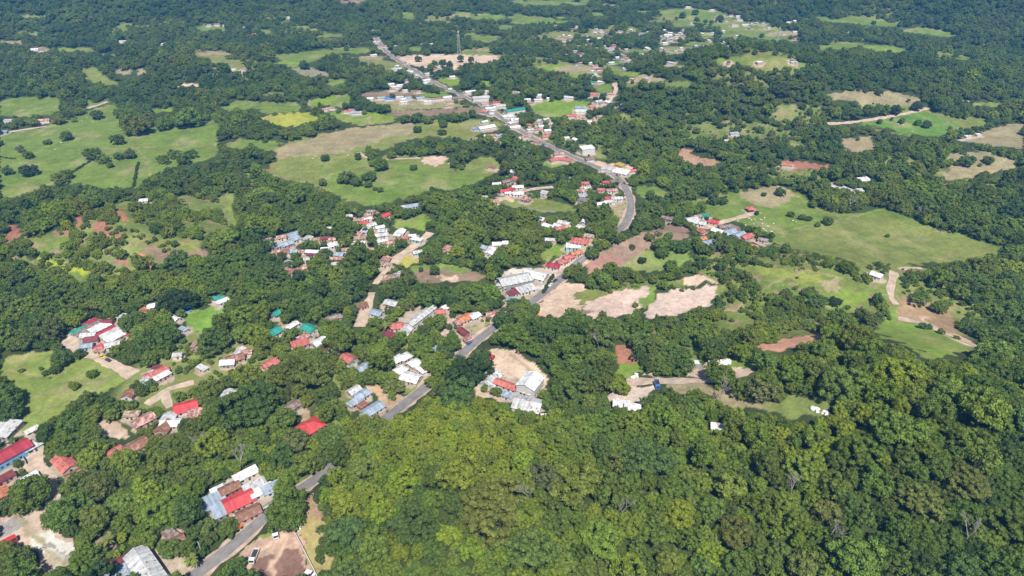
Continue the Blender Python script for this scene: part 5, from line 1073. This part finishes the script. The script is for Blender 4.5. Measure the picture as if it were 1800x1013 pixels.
# ------------------------------------------------------------------ vehicles
def vehicle(px, py, d, kind, colr, cname, l):
    x, y, z = g(px, py, .8); x, y, z = float(x), float(y), float(z); rz = gnd_dir(px, py, d, .8)
    big_ = kind in ('truck', 'bus'); L, W = (6.8, 2.4) if kind == 'truck' else ((8.5, 2.5) if kind == 'bus' else (4.4, 1.8))
    t = empty({'car': 'parked_car', 'pickup': 'pickup_truck', 'truck': 'truck', 'bus': 'bus', 'tractor': 'tractor'}[kind], (x, y, float(ter(x, y))+.22), rz); tag(t, l, {'pickup': 'pickup'}.get(kind, kind), 'vehicles')
    mt = MATS.get('paint_'+cname) or paint(cname, colr); b = W/2; wr = .5 if big_ else .34
    def hull(prof, bw, name, mat):
        V = []; Fc = []; n = len(prof)
        for sy in (-1, 1): V += [(p[0], sy*bw*(p[2] if len(p) > 2 else 1), p[1]) for p in prof]
        Fc.append(tuple(range(n))); Fc.append(tuple(2*n-1-i for i in range(n)))
        for i in range(n): j = (i+1) % n; Fc.append((j, i, n+i, n+j))
        return mesh(name, V, Fc, mat, t)
    if kind == 'car':
        hull([(-2.2,.3),(2.2,.3),(2.2,.7),(1.25,.92),(-2.1,.95),(-2.2,.8)], b, 'body', mt); hull([(-1.9,.93),(1.2,.9),(.5,1.42,.82),(-1.3,1.45,.82)], b*.92, 'window', M_GLASS); hull([(-1.3,1.43),(.5,1.41),(.45,1.5,.95),(-1.25,1.52,.95)], b*.74, 'roof', mt)
    elif kind == 'pickup':
        hull([(-2.3,.4),(2.3,.4),(2.3,.8),(1.4,1.0),(-.2,1.0),(-.2,.75),(-2.3,.75)], b, 'body', mt); hull([(-.2,.98),(1.4,.98),(.8,1.5,.85),(-.1,1.5,.85)], b*.93, 'window', M_GLASS); hull([(-.12,1.5),(.8,1.5),(.75,1.6),(-.1,1.6)], b*.8, 'roof', mt)
        for s_ in (-1, 1): MB().box(-2.3, -.2, s_*b-.06, s_*b+.06, .75, 1.1).build('bed_side', mt, t)
    elif kind == 'truck':
        hull([(1.5,.5),(3.4,.5),(3.4,1.4),(3.0,2.3),(1.5,2.4)], b*.95, 'cab', mt); hull([(3.05,1.45),(3.43,1.42),(3.06,2.2),(2.9,2.2)], b*.85, 'window', M_GLASS)
        MB().box(-3.4, 1.3, -b, b, .7, .95).build('bed', M_BLACK, t)
        for s_ in (-1, 1): MB().box(-3.4, 1.3, s_*b-.06, s_*b+.06, .95, 1.8).build('bed_side', mt, t)
        MB().box(-3.46, -3.34, -b, b, .95, 1.8).build('tailgate', mt, t)
    elif kind == 'bus':
        hull([(-4.2,.5),(4.2,.5),(4.25,1.6),(4.0,2.9,.95),(-4.1,2.9,.95)], b, 'body', mt); MB().box(-3.9, 3.9, -b*1.01, b*1.01, 1.6, 2.3).build('window', M_GLASS, t)
    else:
        hull([(-1.2,.6),(1.8,.6),(1.8,1.2),(.2,1.3),(-1.2,1.1)], .5, 'body', mt); MB().box(-1.1, .1, -.6, .6, 2.0, 2.1).build('roof', mt, t)
        for ax_ in (-1.05, .05): MB().tube((ax_, 0, 1.1), (ax_, 0, 2.0), .05, .05).build('post', mt, t)
        L, wr, W = 3.2, .6, 2.0; b = 1.
    for ax_ in (-L*.3, L*.32):
        for s_ in (-1, 1): MB().tube((ax_, s_*(b-.22), wr-.1), (ax_, s_*(b+.02), wr-.1), wr, wr, 12).build('wheel', M_TYRE, t)
wht, red_, blu, yel, drk, org = (.65,.65,.65), (.42,.04,.04), (.05,.14,.40), (.60,.45,.03), (.04,.04,.05), (.60,.16,.02)
RDIR = (20,-18)
for a in [(179,627,(20,9),'car',yel,'yellow','yellow car parked on the pale dirt lane at left'),(190,633,(20,9),'car',drk,'dark','dark car behind the yellow one on the dirt lane'),(51,794,(20,-6),'car',blu,'blue','blue car in front of the pale hip-roofed house at lower left'),
 (825,603,RDIR,'car',blu,'blue','blue car on the dusty road in the village centre'),(532,871,RDIR,'pickup',wht,'white','white pickup at the road edge above the big round tree'),(527,876,RDIR,'car',wht,'white','white car beside the pickup above the big round tree'),
 (529,919,(-8,14),'car',wht,'white','white car just below the big round tree'),(520,929,(20,8),'car',wht,'white','second white car at the corner of the wall below the round tree'),(484,937,(2,14),'truck',wht,'white','white truck with an empty dark bed at the edge of the bare dirt lot'),
 (545,1008,(14,6),'pickup',wht,'white','white pickup at the bottom edge of the bare dirt lot'),(447,979,(-6,16),'truck',wht,'white','white truck standing in the middle of the bare dirt lot'),(475,903,RDIR,'car',blu,'blue','blue car half under the round tree on the road'),
 (420,929,RDIR,'tractor',org,'orange','orange tractor at the roadside below the compound'),(11,957,(20,-10),'bus',red_,'red','dark red bus at the left edge of the gravel yard'),(860,628,(20,4),'truck',red_,'red','red truck in the corner of the pink bare yard'),
 (1155,677,(4,12),'truck',blu,'blue','blue truck at the end of the pale quarry yard'),(976,493,RDIR,'car',drk,'dark','dark car on the asphalt beside the factory'),(968,501,RDIR,'pickup',wht,'white','white pickup on the asphalt beside the factory'),
 (1112,386,(4,-20),'car',wht,'white','white car at the roadside below the road bend'),(1098,322,(-8,-14),'car',drk,'dark','dark car on the curve below the petrol station'),(930,239,(16,9),'car',wht,'white','white car on the main road in the roadside village'),
 (712,116,(16,10),'truck',wht,'white','white truck on the far main road by the pink bare lot'),(1085,308,(12,10),'car',red_,'red','red car at the petrol station forecourt'),(955,254,(16,8),'pickup',blu,'blue','blue pickup on the main road below the village')]: vehicle(*a)
# ------------------------------------------------------------------ white stones, walls, mast, poles, pool
def stone(seed):
    bm = bmesh.new(); bmesh.ops.create_icosphere(bm, subdivisions=2, radius=.5); r = random.Random(seed); o_ = Vector((r.random()*9, r.random()*9, 3))
    for v in bm.verts: v.co = Vector((v.co.x*1.2, v.co.y*.9, v.co.z*.75+.2))*(1+.22*math.sin(v.co.x*7+o_.x)*math.cos(v.co.y*6+o_.y)+r.uniform(-.07, .07))
    me = bpy.data.meshes.new('boulder'); bm.to_mesh(me); bm.free(); me.materials.append(M_STONE); return me
ST = [stone(i) for i in range(4)]
for (x0, x1, y0, y1, n_, sz, l) in ((1246,1286,633,641,46,(1.2,2.4),'long heap of white boulders behind the quarry turning place'),(1221,1229,634,638,6,(1.6,2.8),'small pile of white boulders left of the heap at the quarry turning place'),(1112,1123,657,664,6,(1.4,2.4),'few white boulders on the grass above the quarry track'),
  (1672,1702,369,377,22,(1.,2.8),'pale stones of the left dry stream bed at the upper right'),(1720,1758,366,376,34,(1.,3.),'pale stones of the right dry stream bed at the upper right'),(1426,1454,712,730,30,(.7,1.8),'pale stones tipped on the right hillside clearing'),(1080,1112,703,720,16,(1.2,2.4),'white stones heaped below the pale yard')):
    V = []; Fc = []; ox, oy, oz = [float(q) for q in g((x0+x1)/2, (y0+y1)/2)]
    for i in range(n_):
        t = random.random(); px = x0+(x1-x0)*t; py = y0+(y1-y0)*(.5*t+.5*random.random()) if x0 > 1400 else random.uniform(y0, y1)
        x, y, z = [float(q) for q in g(px, py, .4)]; k = random.uniform(*sz); an = random.uniform(0, 6); c_, s_ = math.cos(an), math.sin(an); q_ = ST[i % 4]; n0 = len(V)
        V += [((v.co.x*c_-v.co.y*s_)*k+x-ox, (v.co.x*s_+v.co.y*c_)*k+y-oy, v.co.z*k+z-oz) for v in q_.vertices]; Fc += [tuple(n0+j for j in p.vertices) for p in q_.polygons]
    o = mesh('stone_heap', V, Fc, M_STONE); o.location = (ox, oy, oz); tag(o, l, 'stones', kind='stuff')
def wall(pa, pb, l, mat, hgt=2.0):
    x0, y0, _ = g(*pa, hgt); x1, y1, _ = g(*pb, hgt); n = max(2, int(math.hypot(x1-x0, y1-y0)/3)); d_ = np.array([x1-x0, y1-y0]); d_ = d_/np.linalg.norm(d_); nn = np.array([-d_[1], d_[0]])*.14; V = []; Fc = []
    for i in range(n+1):
        x = float(x0+(x1-x0)*i/n); y = float(y0+(y1-y0)*i/n); z = float(ter(x, y))
        V += [(x+nn[0], y+nn[1], z-.5), (x-nn[0], y-nn[1], z-.5), (x-nn[0], y-nn[1], z+hgt), (x+nn[0], y+nn[1], z+hgt)]
    for i in range(n):
        a = i*4
        for q in range(4): b = (q+1) % 4; Fc.append((a+q, a+b, a+4+b, a+4+q))
    Fc += [(3, 2, 1, 0), tuple(n*4+q for q in range(4))]; tag(mesh('boundary_wall', V, Fc, mat), l, 'wall')
wall((515,930), (560,1018), 'pale boundary wall between the dirt lot and the grass strip', WALLS[0]); wall((550,867), (576,905), 'pale wall along the forest at the top of the grass strip', WALLS[0]); wall((626,975), (642,1002), 'short pale wall showing in the forest at the bottom', WALLS[0])
wall((421,915), (489,872), 'low pale wall between the compound and the road', WALLS[2], 1.2); wall((20,768), (45,812), 'dark wall along the crimson building at the left edge', WALLS[2], 2.); wall((-3,772), (19,758), 'concrete parapet wall behind the crimson building', WALLS[2], 2.)
wall((905,362), (975,372), 'low wall along the plot right of the central pasture', WALLS[2], 1.); wall((925,338), (958,346), 'grey wall at the bend of the dirt lane', WALLS[2], 1.4)
def mast(px, py, hgt, w0, l):
    x, y, z = g(px, py); t = empty('radio_mast', (float(x), float(y), float(z))); tag(t, l, 'mast'); m = MB(); n = 10
    for a in range(4):
        c = lambda q, a=a: (w0*(1-.75*q)*(1 if a in (0, 3) else -1)/2, w0*(1-.75*q)*(1 if a < 2 else -1)/2, hgt*q); m.tube(c(0), c(1), .14, .10, 5)
    m.build('leg', M_METAL, t); m = MB()
    cn = lambda a, q: Vector((w0*(1-.75*q)*(1 if a % 4 in (0, 3) else -1)/2, w0*(1-.75*q)*(1 if a % 4 < 2 else -1)/2, hgt*q))
    for i in range(n):
        for a in range(4): m.tube(cn(a, i/n), cn(a+1, (i+1)/n), .07, .07, 4); m.tube(cn(a, i/n), cn(a+1, i/n), .07, .07, 4)
    m.build('lattice', M_METAL, t); m = MB()
    for a in range(6): an = a*PI/3; m.box(math.cos(an)*1.1-.2, math.cos(an)*1.1+.2, math.sin(an)*1.1-.2, math.sin(an)*1.1+.2, hgt-3, hgt-.4)
    m.build('antenna', WALLS[0], t)
mast(807,96,36,4.5,'tall lattice radio mast beside the pink bare lot'); mast(1366,76,26,3,'slim lattice mast in the far right meadows'); mast(429,146,15,2.0,'short lattice mast in the upper left woods')
pole0 = None; kk = 0; Tn2 = Tn
for i in range(6, len(roadC)-4, 13):
    if not vis(rpx[i], rpy[i]) or not (0 < rpx[i] < 1800) or rpy[i] < 90: continue
    sd = 6.2; x = float(roadC[i, 0]-Tn2[i, 1]*sd); y = float(roadC[i, 1]+Tn2[i, 0]*sd); an = math.atan2(Tn2[i, 1], Tn2[i, 0])
    t = empty('utility_pole', (x, y, float(ter(x, y))), an)
    if pole0 is None:
        p_ = MB().tube((0, 0, -.5), (0, 0, 9), .17, .11, 8).build('pole', M_CONC, t); c_ = MB().box(-.06, .06, -1.1, 1.1, 8.3, 8.45).build('crossarm', M_METAL, t); i_ = MB()
        for q in (-1, 0, 1): i_.tube((0, q, 8.45), (0, q, 8.7), .07, .05, 6)
        i_.build('insulator', M_CONC, c_); pole0 = (p_, c_, c_.children[0] if c_.children else i_)
    else:
        p_ = pole0[0].copy(); COL.objects.link(p_); p_.parent = t; c_ = pole0[1].copy(); COL.objects.link(c_); c_.parent = t
        for ob in list(bpy.data.objects):
            if ob.name == 'insulator': q_ = ob.copy(); COL.objects.link(q_); q_.parent = c_; break
    tag(t, f'{ordn(kk)} utility pole along the main road counted from the bottom', 'pole', 'utility poles along the main road'); kk += 1
x, y, z = g(330, 546); t = empty('swimming_pool', (float(x), float(y), float(z)), .2); tag(t, 'bright blue round pool beside the small bright pasture', 'pool')
MB().tube((0, 0, -.5), (0, 0, .9), 3.2, 3.2, 20).build('rim', WALLS[7], t); MB().tube((0, 0, .8), (0, 0, .95), 2.9, 2.9, 20).build('water', M_WATER, t)
# ------------------------------------------------------------------ haze
me = bpy.data.meshes.new('haze'); b = MB().box(-9500, 9500, -60, 5300, -30, 420)
m, nt, p = nodes('haze_air'); nt.nodes.remove(p); pv = nt.nodes.new('ShaderNodeVolumePrincipled')
pv.inputs['Color'].default_value = (.10,.42,1,1); pv.inputs['Density'].default_value = .00014; pv.inputs['Anisotropy'].default_value = .0
nt.links.new(pv.outputs[0], nt.nodes['Material Output'].inputs['Volume'])
tag(b.build('haze', m), 'thin blue haze in the air over the valley', 'haze', kind='stuff')
